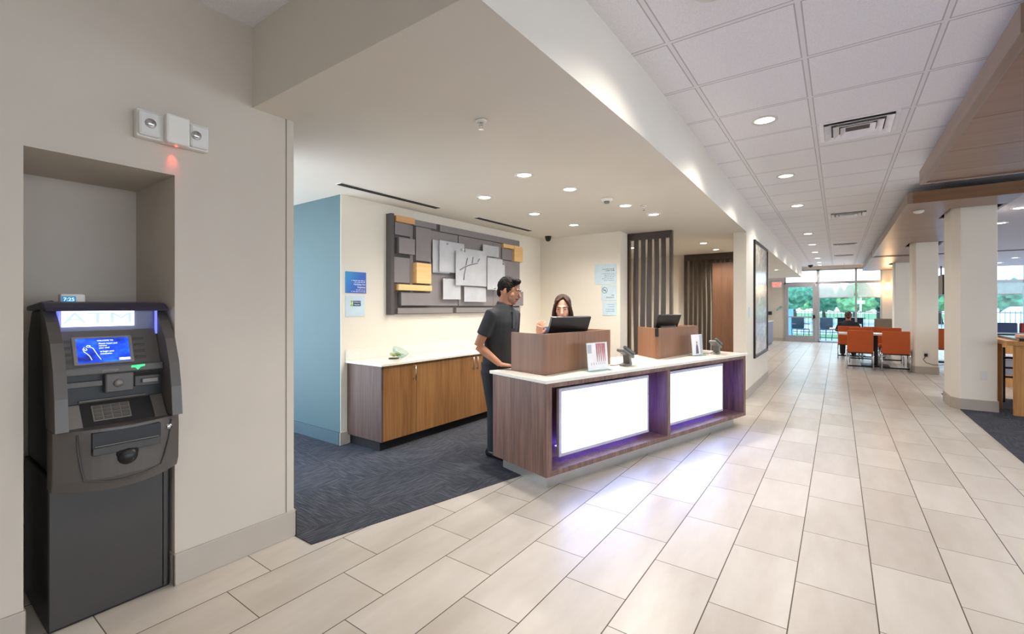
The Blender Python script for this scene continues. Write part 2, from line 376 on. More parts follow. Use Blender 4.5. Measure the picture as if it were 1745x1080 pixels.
for (x, y), lb in zip([(4.6, -1.2), (4.6, 2.0), (4.6, 5.2), (2.6, .6)], ['seating area light right of the picture, behind the viewpoint', 'seating area light right of the picture, beside the viewpoint', 'seating area light right of the picture, beyond the near canopy', 'seating area light right of the picture, closest to the corridor']):
    downlight(x, y, CZ, lb, 'recessed lights over the seating area', 75)  # out-of-view lamps added to brighten the columns and right side
for (x, y), lb in zip([(-1.5, 13.2), (-1.5, 15.6), (-3.1, 8.2)], ['nearer nook light seen past the framed picture', 'farther nook light above the exit sign', 'recessed light behind the notice wall, hidden by slatted screen']):
    downlight(x, y, SZ, lb, 'recessed lights in the nook', 22 if x > -2 else 80, (1, .93, .84), .06)  # the last one is hidden, added to brighten the slat gaps
# ------------------------------------------------------------------ ceiling fittings
def vent(x, y, w, dd, label):
    o = thing('ceiling_vent', label, 'air vent', (x, y, CZ), 0, 'square air vents in the corridor ceiling')
    def ring(a, b, z0, z1):
        m = MB(); n = [(-a, -a*dd/w), (a, -a*dd/w), (a, a*dd/w), (-a, a*dd/w)]; q = [(-b, -b*dd/w), (b, -b*dd/w), (b, b*dd/w), (-b, b*dd/w)]
        for k in range(4):
            j = (k+1) % 4
            v = [m.b.verts.new((*n[k], z0)), m.b.verts.new((*n[j], z0)), m.b.verts.new((*q[j], z1)), m.b.verts.new((*q[k], z1))]
            m.b.faces.new(v)
        return m
    h = w/2
    f = MB().box(-h, -h+.03, -dd/2, dd/2, -.008, 0).box(h-.03, h, -dd/2, dd/2, -.008, 0).box(-h+.03, h-.03, -dd/2, -dd/2+.03, -.008, 0).box(-h+.03, h-.03, dd/2-.03, dd/2, -.008, 0)
    VW = MATS.get('vent_white') or plain('vent_white', (246, 244, 246), .5)
    f.build('frame', VW, o)
    for a, b in ((h-.035, h-.085), (h-.095, h-.135), (h-.145, h-.18)):
        r = ring(a, b, -.028, .0).build('louver', VW, o); md = r.modifiers.new('s', 'SOLIDIFY'); md.thickness = .003
    MB().box(-h+.03, h-.03, -dd/2+.03, dd/2-.03, -.002, 0).build('backing', plain('vent_dark', (84, 80, 80), .8) if 'vent_dark' not in MATS else MATS['vent_dark'], o)
    return o
vent(.135, 4.875, .53, .53, 'large square air vent beside the first big corridor light')
vent(.135, 9.4, .53, .53, 'second square air vent down the corridor ceiling')
vent(.135, 13.9, .53, .53, 'third square air vent, near the far lights')
vent(.135, 16.9, .53, .53, 'farthest square air vent, close to the glass wall')
for k, (y0, y1) in enumerate(((2.402, 3.652), (4.301, 5.512))):
    o = thing('slot_diffuser', ['long black slot diffuser in ceiling, left one near the blue passage', 'black slot diffuser in ceiling over the wall art, farther one'][k], 'air vent', (-3.6, y0, SZ), 0, 'slot diffusers in the reception ceiling')
    L = y1-y0
    MB().box(-.045, .045, 0, L, -.004, 0).build('frame', WHITEP, o)
    MB().box(-.034, -.006, .01, L-.01, -.007, -.003).box(.006, .034, .01, L-.01, -.007, -.003).build('slot', DARK, o)
def sprinkler(x, y, label):
    o = thing('fire_sprinkler', label, 'sprinkler', (x, y, SZ), 0, 'sprinklers in the reception ceiling')
    MB().lathe([(.001, -.001), (.034, -.002), (.03, -.01), (.012, -.016), (.012, -.0)], 20).build('escutcheon', WHITEP, o, True)
    m = MB().cyl((0, 0, -.012), (0, 0, -.03), .006).cyl((.012, 0, -.025), (.006, 0, -.05), .0025).cyl((-.012, 0, -.025), (-.006, 0, -.05), .0025)
    m.build('frame_arms', CHROME, o, True); MB().lathe([(.001, -.05), (.015, -.05), (.015, -.053), (.001, -.053)], 16).build('deflector', CHROME, o)
sprinkler(-1.702, 2.076, 'chrome fire sprinkler alone in the near part of reception ceiling')
sprinkler(-1.707, 4.842, 'small fire sprinkler between two recessed lights over the desk')
o = thing('smoke_detector', 'white round smoke detector on reception ceiling beside recessed lights', 'smoke detector', (-1.899, 4.31, SZ))
MB().lathe([(.001, 0), (.062, 0), (.06, -.018), (.045, -.03), (.001, -.03)], 28).build('housing', WHITEP, o, True)
MB().lathe([(.001, -.03), (.03, -.03), (.024, -.05), (.001, -.052)], 20).build('sensor_chamber', plain('smoke_grey', (120, 116, 110), .5), o, True)
o = thing('smoke_detector', 'small white smoke detector under the wooden canopy before nearest column', 'smoke detector', (.878, 8.145, 2.6315))
MB().lathe([(.001, 0), (.06, 0), (.055, -.02), (.03, -.035), (.001, -.035)], 24).build('housing', WHITEP, o, True)
o = thing('security_camera', 'black dome security camera in the reception ceiling corner', 'security camera', (-3.66, 6.1, SZ))
MB().lathe([(.001, 0), (.05, 0), (.05, -.025), (.001, -.026)], 20).build('mount', BLACK, o, True)
MB().lathe([(.045, -.025), (.043, -.05), (.028, -.075), (.001, -.085)], 20).build('dome', SCRG, o, True)
o = thing('security_camera', 'tiny black camera on the corridor ceiling right before the glass wall', 'security camera', (-.83, 20.1, CZ-.0))
MB().lathe([(.001, 0), (.08, 0), (.07, -.06), (.001, -.1)], 16).build('dome', BLACK, o, True)
# ------------------------------------------------------------------ emergency light
o = thing('emergency_light', 'white emergency light unit with two lamp heads on the wall above the cash machine', 'emergency light', (-2.618, .8415, 2.118))
MB().box(0, .045, -.145, .145, .004, .13).build('back_plate', WHITEP, o, bevel=.006)
MB().box(.04, .085, -.045, .052, -.002, .134).build('battery_housing', WHITEP, o, bevel=.01)
for s in (-1, 1):
    lh = MB().box(.03, .062, *sorted((s*.058, s*.142)), .01, .124).build('lamp_head', plain('lamp_cover%d' % s, (214, 212, 208), .35), o, bevel=.012)
    MB().lathe([(.001, 0), (.022, 0), (.02, .006), (.001, .008)], 20, Matrix.Translation((.062, s*.098 if s < 0 else s*.085, .068)) @ Matrix.Rotation(PI/2, 4, 'Y')).build('lamp_lens', CHROME, lh, True)
MB().ell((.05, .004, -.003), (.005, .005, .004)).build('indicator_led', emis('red_led', (255, 40, 30), 12), o, True)
l = bpy.data.lights.new('indicator_glow', 'SPOT'); l.energy = .35; l.color = (1, .06, .04); l.spot_size = .9; l.spot_blend = 1; l.shadow_soft_size = .004
lo = bpy.data.objects.new('indicator_glow', l); COL.objects.link(lo); lo.location = (-2.592, .846, 2.108); lo.rotation_euler = (0, math.radians(20), 0)
# ------------------------------------------------------------------ ATM
A = thing('cash_machine', 'grey freestanding cash machine in the wall alcove with lit white sign', 'cash machine', (-2.64, .424, 0))
AW = .42
MB().box(-.5, -.006, 0, AW, 0, .64).build('cabinet', ATMK, A, bevel=.004)
MB().box(-.006, .004, .002, AW-.03, .012, .64).build('cabinet_door', ATMD, A, bevel=.003)
MB().box(-.006, .002, AW-.026, AW-.012, .012, .64).build('door_hinge_strip', ATMD, A)
MB().prism_y([(-.5, .64), (-.02, .64), (-.06, .93), (-.13, 1.1), (-.13, 1.345), (-.42, 1.33), (-.5, 1.2)], .012, AW-.012).build('upper_cabinet', ATMK, A, bevel=.01)
prof = [(.19, .60), (.205, .66), (.205, .85), (.19, .98), (.165, 1.09), (.115, 1.2), (.04, 1.285), (-.045, 1.35), (-.075, 1.355)]
def fx(z):       # fascia profile: x at height z
    for (a, p), (b, q) in zip(prof, prof[1:]):
        if p <= z <= q: return a+(b-a)*(z-p)/(q-p)
    return prof[0][0] if z < .6 else prof[-1][0]
inn = [(-.13, 1.352), (-.04, 1.2), (.0, .85), (.0, .60)]
def bulge(y): return .0-.07*((y-AW/2)/(AW/2))**2
for nm, y0, y1 in (('flank', -.004, .036), ('flank', AW-.036, AW+.004)):
    k = .0 if y0 < 0 else .0
    pts = [(x-.06, z) for x, z in prof if z > .845]
    pts = [(pts[0][0], .85)]+pts
    MB().prism_y(pts+[(-.13, 1.352), (-.02, .85)], y0, y1).build(nm, ATMG, A, bevel=.008, seg=3)
MB().prism_y([(-.01, 1.33), (-.1, 1.335), (-.42, 1.33), (-.42, 1.352), (-.12, 1.372), (-.075, 1.366), (-.03, 1.345)], -.004, AW+.004).build('top_hood', plain('atm_hood', (60, 58, 78), .35), A, bevel=.006)
# sign
MB().box(-.1, -.075, .036, AW-.036, 1.235, 1.345).build('sign_housing', plain('atm_sign_house', (96, 98, 128), .35), A)
sg = MB().box(-.075, -.068, .052, .30, 1.262, 1.333).build('lit_sign', emis('atm_sign_face', (236, 240, 255), 2.2), A)
text('ATM', .07, emis('atm_sign_ink', (150, 170, 190), .9), sg, frame((-.0675, .176, 1.297), (0, 1, 0), (0, 0, 1)), sx=1.7)
MB().box(-.07, -.03, .036, .041, 1.06, 1.33).build('light_strip', emis('atm_strip', (120, 130, 255), .6), A)
MB().box(-.07, -.05, AW-.041, AW-.036, 1.22, 1.33).build('light_strip', MATS['atm_strip'], A)
# screen bezel (leaning back)
th = math.atan2(.075, .17)
BZ = Matrix.Translation((.0, 0, 1.085)) @ Matrix.Rotation(-th, 4, 'Y')
MB().box(-.06, 0, .036, AW-.036, 0, .175, BZ).build('screen_bezel', ATMG, A, bevel=.003)
def scr_face(y0, y1, z0, z1, d, M=BZ): return MB().box(-.002, d, y0, y1, z0, z1, M)
MB().box(0, .006, .078, .092, .018, .138, BZ).box(0, .006, .272, .284, .018, .138, BZ).box(0, .006, .078, .284, .012, .02, BZ).box(0, .006, .078, .284, .134, .142, BZ).build('screen_surround', ATMS, A, bevel=.002)
def screen_mat():
    m, t, b = base('atm_screen', (20, 40, 160), .2)
    n = t.noise(t.coord((1, 4, 9)), 3, 3)
    c = t.ramp(n, [(.3, lin((14, 30, 96))), (.5, lin((20, 56, 190))), (.7, lin((40, 100, 235)))])
    t.l.new(c, b.inputs['Base Color']); t.l.new(c, b.inputs['Emission Color']); b.inputs['Emission Strength'].default_value = 1.0
    return m
sc = scr_face(.092, .272, .02, .134, .002).build('screen', screen_mat(), A)
SW = emis('screen_white', (230, 240, 245), 1.3); SYW = emis('screen_yellow', (225, 230, 130), 1.2)
def onbz(y, z): return BZ @ Vector((.0028, y, z))
yx = (0, 1, 0); zx = (BZ.to_3x3() @ Vector((0, 0, 1)))
for s_, y, z, m_, sz in (('WELCOME TO', .162, .122, SYW, .0085), ('Please insert and', .166, .108, SYW, .0095), ('remove', .166, .098, SYW, .009), ('your card', .166, .088, SW, .009), ('to begin your', .168, .071, SW, .009), ('transaction', .168, .060, SYW, .009)):
    text(s_, sz, m_, sc, frame(onbz(y, z), yx, zx), align='LEFT', depth=.0002)
g = MB()
for a in ([(.118, .094), (.112, .085), (.116, .072), (.124, .064), (.132, .052), (.138, .034)], [(.134, .096), (.146, .088), (.152, .072), (.158, .056), (.168, .034)], [(.124, .096), (.128, .102), (.138, .100), (.136, .094), (.126, .094)], [(.116, .086), (.12, .078), (.126, .082), (.122, .09)]):
    g.tube([onbz(y, z) for y, z in a], .0009, 6)
g.build('hand_picture', SW, sc)
MB().box(.002, .003, .232, .27, .026, .036, BZ).build('prompt_box', emis('prompt', (250, 250, 255), 1.6), sc)
for k in range(4):
    z = .028+.03*k
    MB().box(0, .005, .05, .074, z, z+.012, BZ).build('side_button', ATMD, A, bevel=.002)
    MB().box(0, .005, .29, .33, z, z+.012, BZ).build('side_button', ATMD, A, bevel=.002)
# console under the screen
MB().box(-.02, .035, .036, AW-.036, 1.055, 1.09).build('console_shelf', ATMG, A, bevel=.006)
text('genmega', .016, ATMS, A, frame((.0356, .19, 1.072), (0, 1, 0), (0, 0, 1)), depth=.0003)
MB().ringloft([[(xx, y, z) for y, z in ((.262, 1.084), (.262, 1.074), (.276, 1.074), (.286, 1.062), (.296, 1.074), (.312, 1.078), (.312, 1.086))] for xx in (.0352, .0368)]).build('card_arrow_panel', emis('green_arrow', (60, 230, 140), .8, (30, 90, 60)), A)
MB().box(-.03, .006, .036, AW-.036, .93, 1.055).build('recess_back', ATMK, A)
MB().box(0, .03, .036, .165, 1.005, 1.03).build('receipt_tray', ATMG, A, bevel=.003)
MB().box(0, .004, .04, .162, 1.033, 1.05).build('receipt_slot', DARK, A)
ph = MB().box(0, .045, .17, .27, .972, 1.056).build('scanner_housing', ATMG, A, bevel=.006)
MB().lathe([(.001, .045), (.018, .045), (.016, .054), (.001, .056)], 20, Matrix.Translation((0, .215, 1.012)) @ Matrix.Rotation(PI/2, 4, 'Y')).build('lens_button', ATMS, ph, True)
cr = MB().box(0, .03, .275, .37, .985, 1.05).build('card_reader', ATMD, A, bevel=.004)
MB().box(.03, .045, .30, .36, 1.0, 1.02).build('card_slot', ATMS, cr, bevel=.003)
MB().box(.03, .033, .272, .372, 1.032, 1.047).build('slot_shadow_gap', DARK, cr)
# sloping keypad deck
DK = Matrix.Translation((.012, 0, .935)) @ Matrix.Rotation(math.radians(52), 4, 'Y')
MB().box(-.0, .118, .036, AW-.036, -.03, 0, DK).build('keypad_deck', ATMK, A, bevel=.003)
MB().box(.005, .115, .038, .09, 0, .004, DK).build('side_plate', ATMS, A, bevel=.002)
MB().box(.0, .118, .335, .382, 0, .006, DK).build('side_plate', ATMG, A, bevel=.002)
MB().box(-.006, .0, .09, .32, 0, .012, DK).build('deck_lip', ATMS, A)
kp = MB().box(.018, .095, .125, .255, 0, .005, DK).build('keypad', ATMS, A, bevel=.002)
for r in range(4):
    for c_ in range(4):
        x, y = .022+r*.018, .131+c_*.031
        MB().box(x, x+.013, y, y+.026, .005, .0085, DK).build('key', ATMG, kp)
# lower fascia, bowed in plan
lf = MB(); N = 16
rings = []
for z, inset in ((.60, .01), (.64, 0), (.80, 0), (.845, .004)):
    r = []
    for q in range(N+1):
        y = -.004+(AW+.008)*q/N; r.append((fx(z)-.0-inset+bulge(y)*1.0-.03+.0, y, z+(-.02*(1-((y-AW/2)/(AW/2))**2) if z < .62 else 0)))
    r += [(-.0, AW+.004, z), (-.0, -.004, z)]
    rings.append(r)
lf.ringloft(rings); LF = lf.build('lower_fascia', ATMG, A, bevel=.004)
# raised contour on the lower fascia and the dispenser
def arc(ys, zs, off=.002): return [(fx(z)+bulge(y)-.03+off, y, z) for y, z in zip(ys, zs)]
cn = MB(); cn.tube(arc([.06, .063, .07, .08, .15, .21, .28, .34, .355, .375, .385], [.83, .76, .70, .64, .622, .618, .624, .64, .68, .75, .83]), .004, 8); cn.build('contour_rib', ATMD, A, True)
MB().box(.10, .176, .1, .33, .755, .832).build('dispenser_recess', ATMK, A)
MB().box(.13, .1795, .1, .33, .74, .772).build('dispenser_lip', ATMD, A, bevel=.003)
MB().box(.14, .182, .108, .322, .776, .778).build('dispenser_edge', ATMS, A)
kb = MB().ell((.168, .214, .715), (.03, .036, .036)).build('dispenser_knob', ATMK, A, True)
MB().box(.15, .181, .176, .252, .715, .752).build('knob_recess', DARK, A, bevel=.01)
MB().lathe([(.001, 0), (.013, 0), (.013, .006), (.001, .008)], 20, Matrix.Translation((.133, .372, .80)) @ Matrix.Rotation(PI/2, 4, 'Y')).build('key_lock', CHROME, A, True)
# gadget on top
o = thing('digital_display_box', 'small white box with blue digital display on top of the cash machine', 'display', (-2.86, .505, 1.363))
MB().box(-.03, .02, -.01, .075, -.01, .046).build('housing', WHITEP, o, bevel=.008)
dp = MB().box(.02, .0215, -.006, .042, .004, .034).build('display', emis('lcd', (40, 90, 130), .8), o)
text('7:25', .022, emis('lcd_digits', (150, 215, 240), 1.5), dp, frame((.0218, .018, .019), (0, 1, 0), (0, 0, 1)), depth=.0002)
tag(MB().tube([(-2.86, .495, 1.36), (-2.85, .47, 1.375), (-2.85, .44, 1.37), (-2.86, .43, 1.35)], .002, 6).build('power_cord', BLACK, None, True), 'thin dark cord curling beside the display box on the cash machine', 'cord')
# ------------------------------------------------------------------ credenza
C0 = thing('reception_credenza', 'long low wooden credenza with brown doors below the wall art', 'cabinet', (-3.93, 2.72, 0))
CL = 3.57
MB().box(0.002, .52, 0, .02, .1, .80).box(.002, .5, .02, CL, .1, .80).build('carcass', WALNUTD, C0, bevel=.002)
MB().box(.01, .46, .03, CL, 0, .1).build('toe_kick', DARK, C0)
ys = [0, .43, .88, 1.312, 1.755, 2.2, 2.65, 3.1, CL]
for k in range(len(ys)-1):
    hd = {0: 1, 2: 1, 3: 0, 5: 1, 6: 0}.get(k)
    o = MB().box(.50, .52, ys[k]+(.022 if k == 0 else .0015), ys[k+1]-.0015, .102, .798).build('door', OAK, C0, bevel=.0015)
    if hd is not None:
        y = ys[k+1]-.035 if hd else ys[k]+.035
        MB().cyl((.55, y, .63), (.55, y, .775), .005).cyl((.52, y, .645), (.55, y, .645), .004).cyl((.52, y, .76), (.55, y, .76), .004).build('door_handle', NICKEL, o, True)
W0 = thing('credenza_worktop', 'white quartz worktop with backsplash on the wooden credenza', 'countertop', (-3.93, 2.70, .80))
MB().box(.001, .545, 0, CL+.015, .0, .022).build('slab', QUARTZ, W0, bevel=.002)
MB().box(.001, .022, 0, CL+.015, .022, .125).build('backsplash', QUARTZ, W0, bevel=.002)
# bowl of succulents
o = thing('succulent_bowl', 'tilted clear glass bowl spilling green succulents on the credenza', 'plant bowl', (-3.66, 3.12, .823))
MB().lathe([(.001, 0), (.05, 0), (.052, .008), (.001, .01)], 20, Matrix.Translation((0, -.045, 0))).build('dark_tray', plain('dark_soil', (70, 62, 46), .8), o, True)
Mb = Matrix.Translation((0, .03, .052)) @ Matrix.Rotation(math.radians(-34), 4, 'X')
bw = MB().lathe([(.02, -.046), (.05, -.036), (.075, -.008), (.09, .03), (.087, .03), (.072, -.006), (.048, -.032), (.02, -.042)], 28, Mb).build('glass_bowl', CLEAR, o, True)
SUC = plain('succulent', (142, 150, 88), .6, var=.25, scale=40); SUC2 = plain('succulent_pale', (186, 190, 148), .6, var=.2, scale=40)
for k, (px_, py_, s_) in enumerate(((-.0, -.06, .04), (.02, -.02, .034), (-.02, .0, .03), (.0, .03, .03), (.03, -.07, .03), (-.03, -.04, .034))):
    m = MB()
    for q in range(14):
        a = q*2.4; tl = .35+.09*q/1.4; e = s_
        dv = Vector((math.cos(a)*math.cos(tl), math.sin(a)*math.cos(tl), math.sin(tl)))
        c = Vector((px_, py_, .018+s_*.3)); m.tube([c, c+dv*e*.55, c+dv*e], [.003, .0075, .0015], 6)
    m.build('succulent_rosette', SUC if k % 3 else SUC2, o, True)
tag(MB().box(-3.71, -3.55, 3.30, 3.42, .8225, .8245).build('paper_card', WHITEP), 'flat white card lying on the credenza top right of the succulent bowl', 'card')
# ------------------------------------------------------------------ wall art
AR = thing('relief_wall_art', 'large grey relief wall art with honey wood blocks and frosted panels', 'wall art', (-3.928, 3.20, 1.267))
def ar(name, y0, y1, z0, z1, x0, x1, mat, bevel=.002):
    return MB().box(x0, x1, y0-3.20, y1-3.20, z0-1.267, z1-1.267).build(name, mat, AR, bevel=bevel)
ar('back_panel', 3.20, 5.66, 1.267, 2.335, 0, .03, DGREY)
ar('side_edge', 3.195, 3.235, 1.262, 2.34, 0, .085, DGREY)
for y0, y1, z0, z1, d in ((3.27, 3.483, 2.126, 2.26, .055), (3.294, 3.515, 1.924, 2.096, .10), (3.265, 3.483, 1.61, 1.885, .05), (3.558, 3.789, 1.869, 2.251, .07), (3.331, 3.78, 1.362, 1.505, .085),
        (3.303, 4.17, 1.273, 1.335, .06), (4.236, 5.64, 1.273, 1.335, .06), (3.536, 3.898, 2.262, 2.33, .05), (3.959, 5.635, 2.25, 2.33, .05), (3.80, 4.281, 1.36, 2.242, .04), (4.292, 5.0, 1.36, 2.242, .045), (5.01, 5.19, 1.36, 2.242, .04), (5.2, 5.64, 1.36, 2.01, .05), (5.2, 5.45, 2.02, 2.18, .05), (5.635, 5.735, 1.365, 1.573, .05), (3.50, 3.545, 1.5, 2.26, .034), (5.2, 5.64, 2.19, 2.245, .04)):
    ar('grey_block', y0, y1, z0, z1, .01, d, GREYART)
ar('tan_block', 3.257, 3.519, 2.262, 2.328, .01, .095, CORK)
for y0, y1, z0, z1, d in ((3.531, 3.756, 1.611, 1.841, .11), (3.27, 3.756, 1.527, 1.59, .12), (5.196, 5.463, 2.187, 2.242, .08), (5.448, 5.665, 2.012, 2.239, .09)):
    ar('honey_block', y0, y1, z0, z1, .01, d, ORWOOD)
for k, (y0, y1, z0, z1, d) in enumerate(((3.898, 4.337, 1.764, 2.135, .10), (3.812, 4.094, 1.75, 2.132, .075), (4.148, 4.748, 1.614, 2.031, .13), (4.337, 4.71, 1.70, 2.08, .115), (4.71, 5.055, 2.028, 2.175, .10), (4.748, 5.082, 1.575, 2.001, .145), (3.969, 4.281, 1.438, 1.688, .09), (4.337, 4.774, 1.412, 1.60, .10), (5.06, 5.21, 1.72, 1.97, .09))):
    ar('frosted_panel', y0, y1, z0, z1, d-.004, d, ACRY, 0)
for y, z, d in ((4.02, 2.10, .10), (4.28, 2.06, .12), (5.10, 1.94, .145), (4.9, 1.60, .145), (4.02, 1.69, .09)):
    MB().cyl((.04, y-3.2, z-1.267), (d+.014, y-3.2, z-1.267), .013).build('standoff', CHROME if y != 4.28 else WHITEP, AR, True)
sk = MB()
for p in ([(4.22, 1.80), (4.32, 1.85), (4.42, 1.88), (4.56, 1.91)], [(4.33, 1.86), (4.30, 1.75), (4.29, 1.68)], [(4.36, 1.96), (4.33, 1.87)], [(4.47, 1.98), (4.45, 1.90)], [(4.56, 1.93), (4.60, 1.97)]):
    sk.tube([(.1335, y-3.2, z-1.267) for y, z in p], .006, 6)
sk.build('sketch_stroke', plain('sketch_grey', (120, 120, 126), .8), AR, True)
# ------------------------------------------------------------------ wall signs
def bars(lines, w_mat, parent, fr, seed=1):
    """small print too fine to read: each line a row of short word strips"""
    rnd = random.Random(seed); m = MB()
    for (x0, x1, y, h) in lines:
        x = x1
        while x > x0:
            w = rnd.uniform(.012, .03); a = max(x0, x-w)
            for q in range(max(1, int((x-a)/.0045))):
                p = a+q*.0045; hh = h*rnd.choice((.6, .8, 1))
                m.box(p, p+.003, y-hh/2, y+hh/2, 0, .0004, fr)
            x = a-.006
    m.build('small_print', w_mat, parent)
o = thing('blue_wall_sign', 'blue gradient wall sign with white right-aligned writing above the small logo sign', 'sign', (-3.93, 2.70, 1.484))
m, t, b = base('blue_sign', (30, 110, 190), .3)
tc = t.new('ShaderNodeTexCoord'); sp = t.new('ShaderNodeSeparateXYZ'); t.l.new(tc.outputs['Generated'], sp.inputs[0])
f_ = t.math('ADD', t.math('MULTIPLY', sp.outputs[1], .6), t.math('MULTIPLY', t.math('SUBTRACT', 1, sp.outputs[2]), .4))
t.l.new(t.ramp(f_, [(0, lin((20, 150, 205))), (.5, lin((30, 96, 190))), (1, lin((70, 78, 165)))]), b.inputs['Base Color'])
MB().box(0, .008, 0, .238, 0, .212).build('panel', m, o, bevel=.001)
fr = frame((.0082, 0, 0), (0, 1, 0), (0, 0, 1))
text('Holiday Inn', .027, INKW, o, frame((.0084, .228, .088), (0, 1, 0), (0, 0, 1)), align='RIGHT', sx=1.1)
text('Express', .027, INKW, o, frame((.0084, .228, .060), (0, 1, 0), (0, 0, 1)), align='RIGHT', sx=1.1)
bars([(.06, .228, .126, .009), (.10, .228, .110, .009), (.12, .228, .034, .007), (.06, .228, .016, .009)], INKW, o, fr, 3)
o = thing('logo_wall_sign', 'small white wall sign with green and dark blue logo below blue sign', 'sign', (-3.93, 2.70, 1.25))
MB().box(0, .008, 0, .222, 0, .21).build('panel', SIGNP, o, bevel=.001)
lg = MB().box(.008, .009, .052, .082, .104, .158).build('logo_green_block', plain('logo_green', (140, 185, 70), .5), o)
text('H', .05, INKW, lg, frame((.0092, .067, .131), (0, 1, 0), (0, 0, 1)))
lb = MB().box(.008, .009, .084, .172, .104, .158).build('logo_blue_block', plain('logo_blue', (50, 72, 104), .5), o)
text('Holiday Inn', .0165, INKW, lb, frame((.0092, .128, .144), (0, 1, 0), (0, 0, 1)))
text('Express', .02, INKW, lb, frame((.0092, .128, .12), (0, 1, 0), (0, 0, 1)))
for nm, lab, z0, h, x0, kind in (('notice_sign', 'large pale notice at top of the three signs beside near slatted screen', 1.68, .295, -2.965, 0), ('no_smoking_sign', 'pale no smoking sign, middle of three signs beside near slatted screen', 1.44, .225, -2.86, 1), ('small_notice_sign', 'small blue-lettered notice, lowest of three signs beside near slatted screen', 1.22, .205, -2.84, 2)):
    o = thing(nm, lab, 'sign', (x0, 6.3, z0)); wd = -2.625-x0
    MB().box(0, wd, -.008, 0, 0, h).build('panel', SIGNP, o, bevel=.001)
    fr = frame((0, -.0082, 0), (1, 0, 0), (0, 0, 1))
    if kind == 0: bars([(.12, wd-.03, h-.075, .016), (.17, wd-.03, h-.098, .016), (.10, wd-.03, h-.14, .010), (.15, wd-.03, h-.165, .010), (.16, wd-.03, h-.19, .010), (.11, wd-.03, h-.215, .010), (.15, wd-.03, h-.24, .010)], INK, o, fr, 5)
    elif kind == 1:
        c = Vector((.055, -.0088, .15)); m_ = MB(); m_.tube([c+Vector((.042*math.cos(a*PI/12), 0, .042*math.sin(a*PI/12))) for a in range(25)], .003, 6)
        m_.tube([c+Vector((-.03, 0, .03)), c+Vector((.03, 0, -.03))], .003, 6); m_.box(c.x-.024, c.x+.024, -.0092, -.0082, c.z-.005, c.z+.005)
        m_.build('no_smoking_symbol', plain('ink_dark', (60, 66, 84), .6), o)
        text('NO', .028, MATS['ink_dark'], o, frame((wd-.03, -.0086, .075), (1, 0, 0), (0, 0, 1)), align='RIGHT')
        text('SMOKING', .028, MATS['ink_dark'], o, frame((wd-.03, -.0086, .042), (1, 0, 0), (0, 0, 1)), align='RIGHT')
    else: bars([(.07, wd-.03, .16, .012), (.09, wd-.03, .13, .012), (.05, wd-.03, .09, .012), (.05, wd-.03, .062, .014)], plain('ink_blue', (70, 120, 165), .6), o, fr, 8)
# ------------------------------------------------------------------ slatted screens and wood panel
def slat_screen(name, label, x0, x1, y, n, top, seed, hdr):
    o = thing(name, label, 'room divider', (x0, y, 0), 0, None); W = x1-x0; rnd = random.Random(seed)
    MB().box(0, W, -.03, .05, top-hdr, top).build('header', SLAT, o, bevel=.003)
    MB().box(0, .05, -.03, .05, 0, top-hdr).build('post', SLAT, o, bevel=.002)
    MB().box(W-.035, W, -.03, .05, 0, top-hdr).build('post', SLAT, o, bevel=.002)
    MB().box(.05, W-.035, -.02, .04, .004, .06).build('sill', SLAT, o)
    p = (W-.085)/(n+.9)
    for k in range(n):
        xc = .05+p*(k+.95); rings = []; ph = rnd.uniform(0, 6); hw = p*.36
        for q in range(25):
            z = .06+(top-hdr-.06)*q/24; s_ = math.sin(z*2.2+ph)*p*.10
            rings.append([(xc-hw+s_, -.004, z), (xc+hw+s_*.4, -.004, z), (xc+hw+s_*.4, .004, z), (xc-hw+s_, .004, z)])
        MB().ringloft(rings).build('slat', SLAT, o)
    return o
slat_screen('slatted_screen', 'dark bronze slatted screen behind the desk, beside the notice signs', -2.60, -1.925, 6.64, 5, SZ, 3, .10)
slat_screen('slatted_screen', 'farther dark slatted screen behind the brown wood panel near the partition', -2.657, -1.70, 10.03, 9, SZ, 5, .13)
tag(MB().box(-2.085, -1.64, 9.93, 9.97, 0, 2.235).build('wood_panel', PANELW, bevel=.003), 'tall plain brown wood panel in front of the farther slatted screen', 'panel')
# ------------------------------------------------------------------ reception desk
ang = math.radians(16.1075)
DK0 = (-1.722, 2.845)
def desk_thing(name, label, cat, U, K, z=0, extra=0, group=None):   # desk frame: +x along the front, +y inward
    u = (math.sin(ang), math.cos(ang)); n = (math.cos(ang), -math.sin(ang))
    return thing(name, label, cat, (DK0[0]+u[0]*U-n[0]*K, DK0[1]+u[1]*U-n[1]*K, z), PI/2-ang+extra, group)
D = desk_thing('reception_desk', 'long walnut reception desk with two glowing white front panels and white top', 'reception desk', 0, 0)
LD, DD = 3.10, .66
R_ = .23
m = MB()
m.box(0, .055, .0, DD, .105, .79).box(LD-.055, LD, 0, DD, .105, .79)                       # end walls
m.box(.055, LD-.055, 0, R_, .105, .145).box(.055, LD-.055, 0, R_, .755, .79)                # sill and rail
m.box(1.537, 1.581, 0, R_, .145, .755).box(.055, LD-.055, R_, R_+.03, .105, .79)            # divider, back wall
m.box(.055, LD-.055, DD-.02, DD, .105, .79)
m.build('body', WALNUT, D, bevel=.0015)
MB().box(.07, LD-.15, .07, DD-.05, 0, .105).build('plinth', KICKM, D)
MB().box(-.02, LD+.02, -.015, DD+.02, .79, .815).build('countertop', QUARTZ, D, bevel=.003)
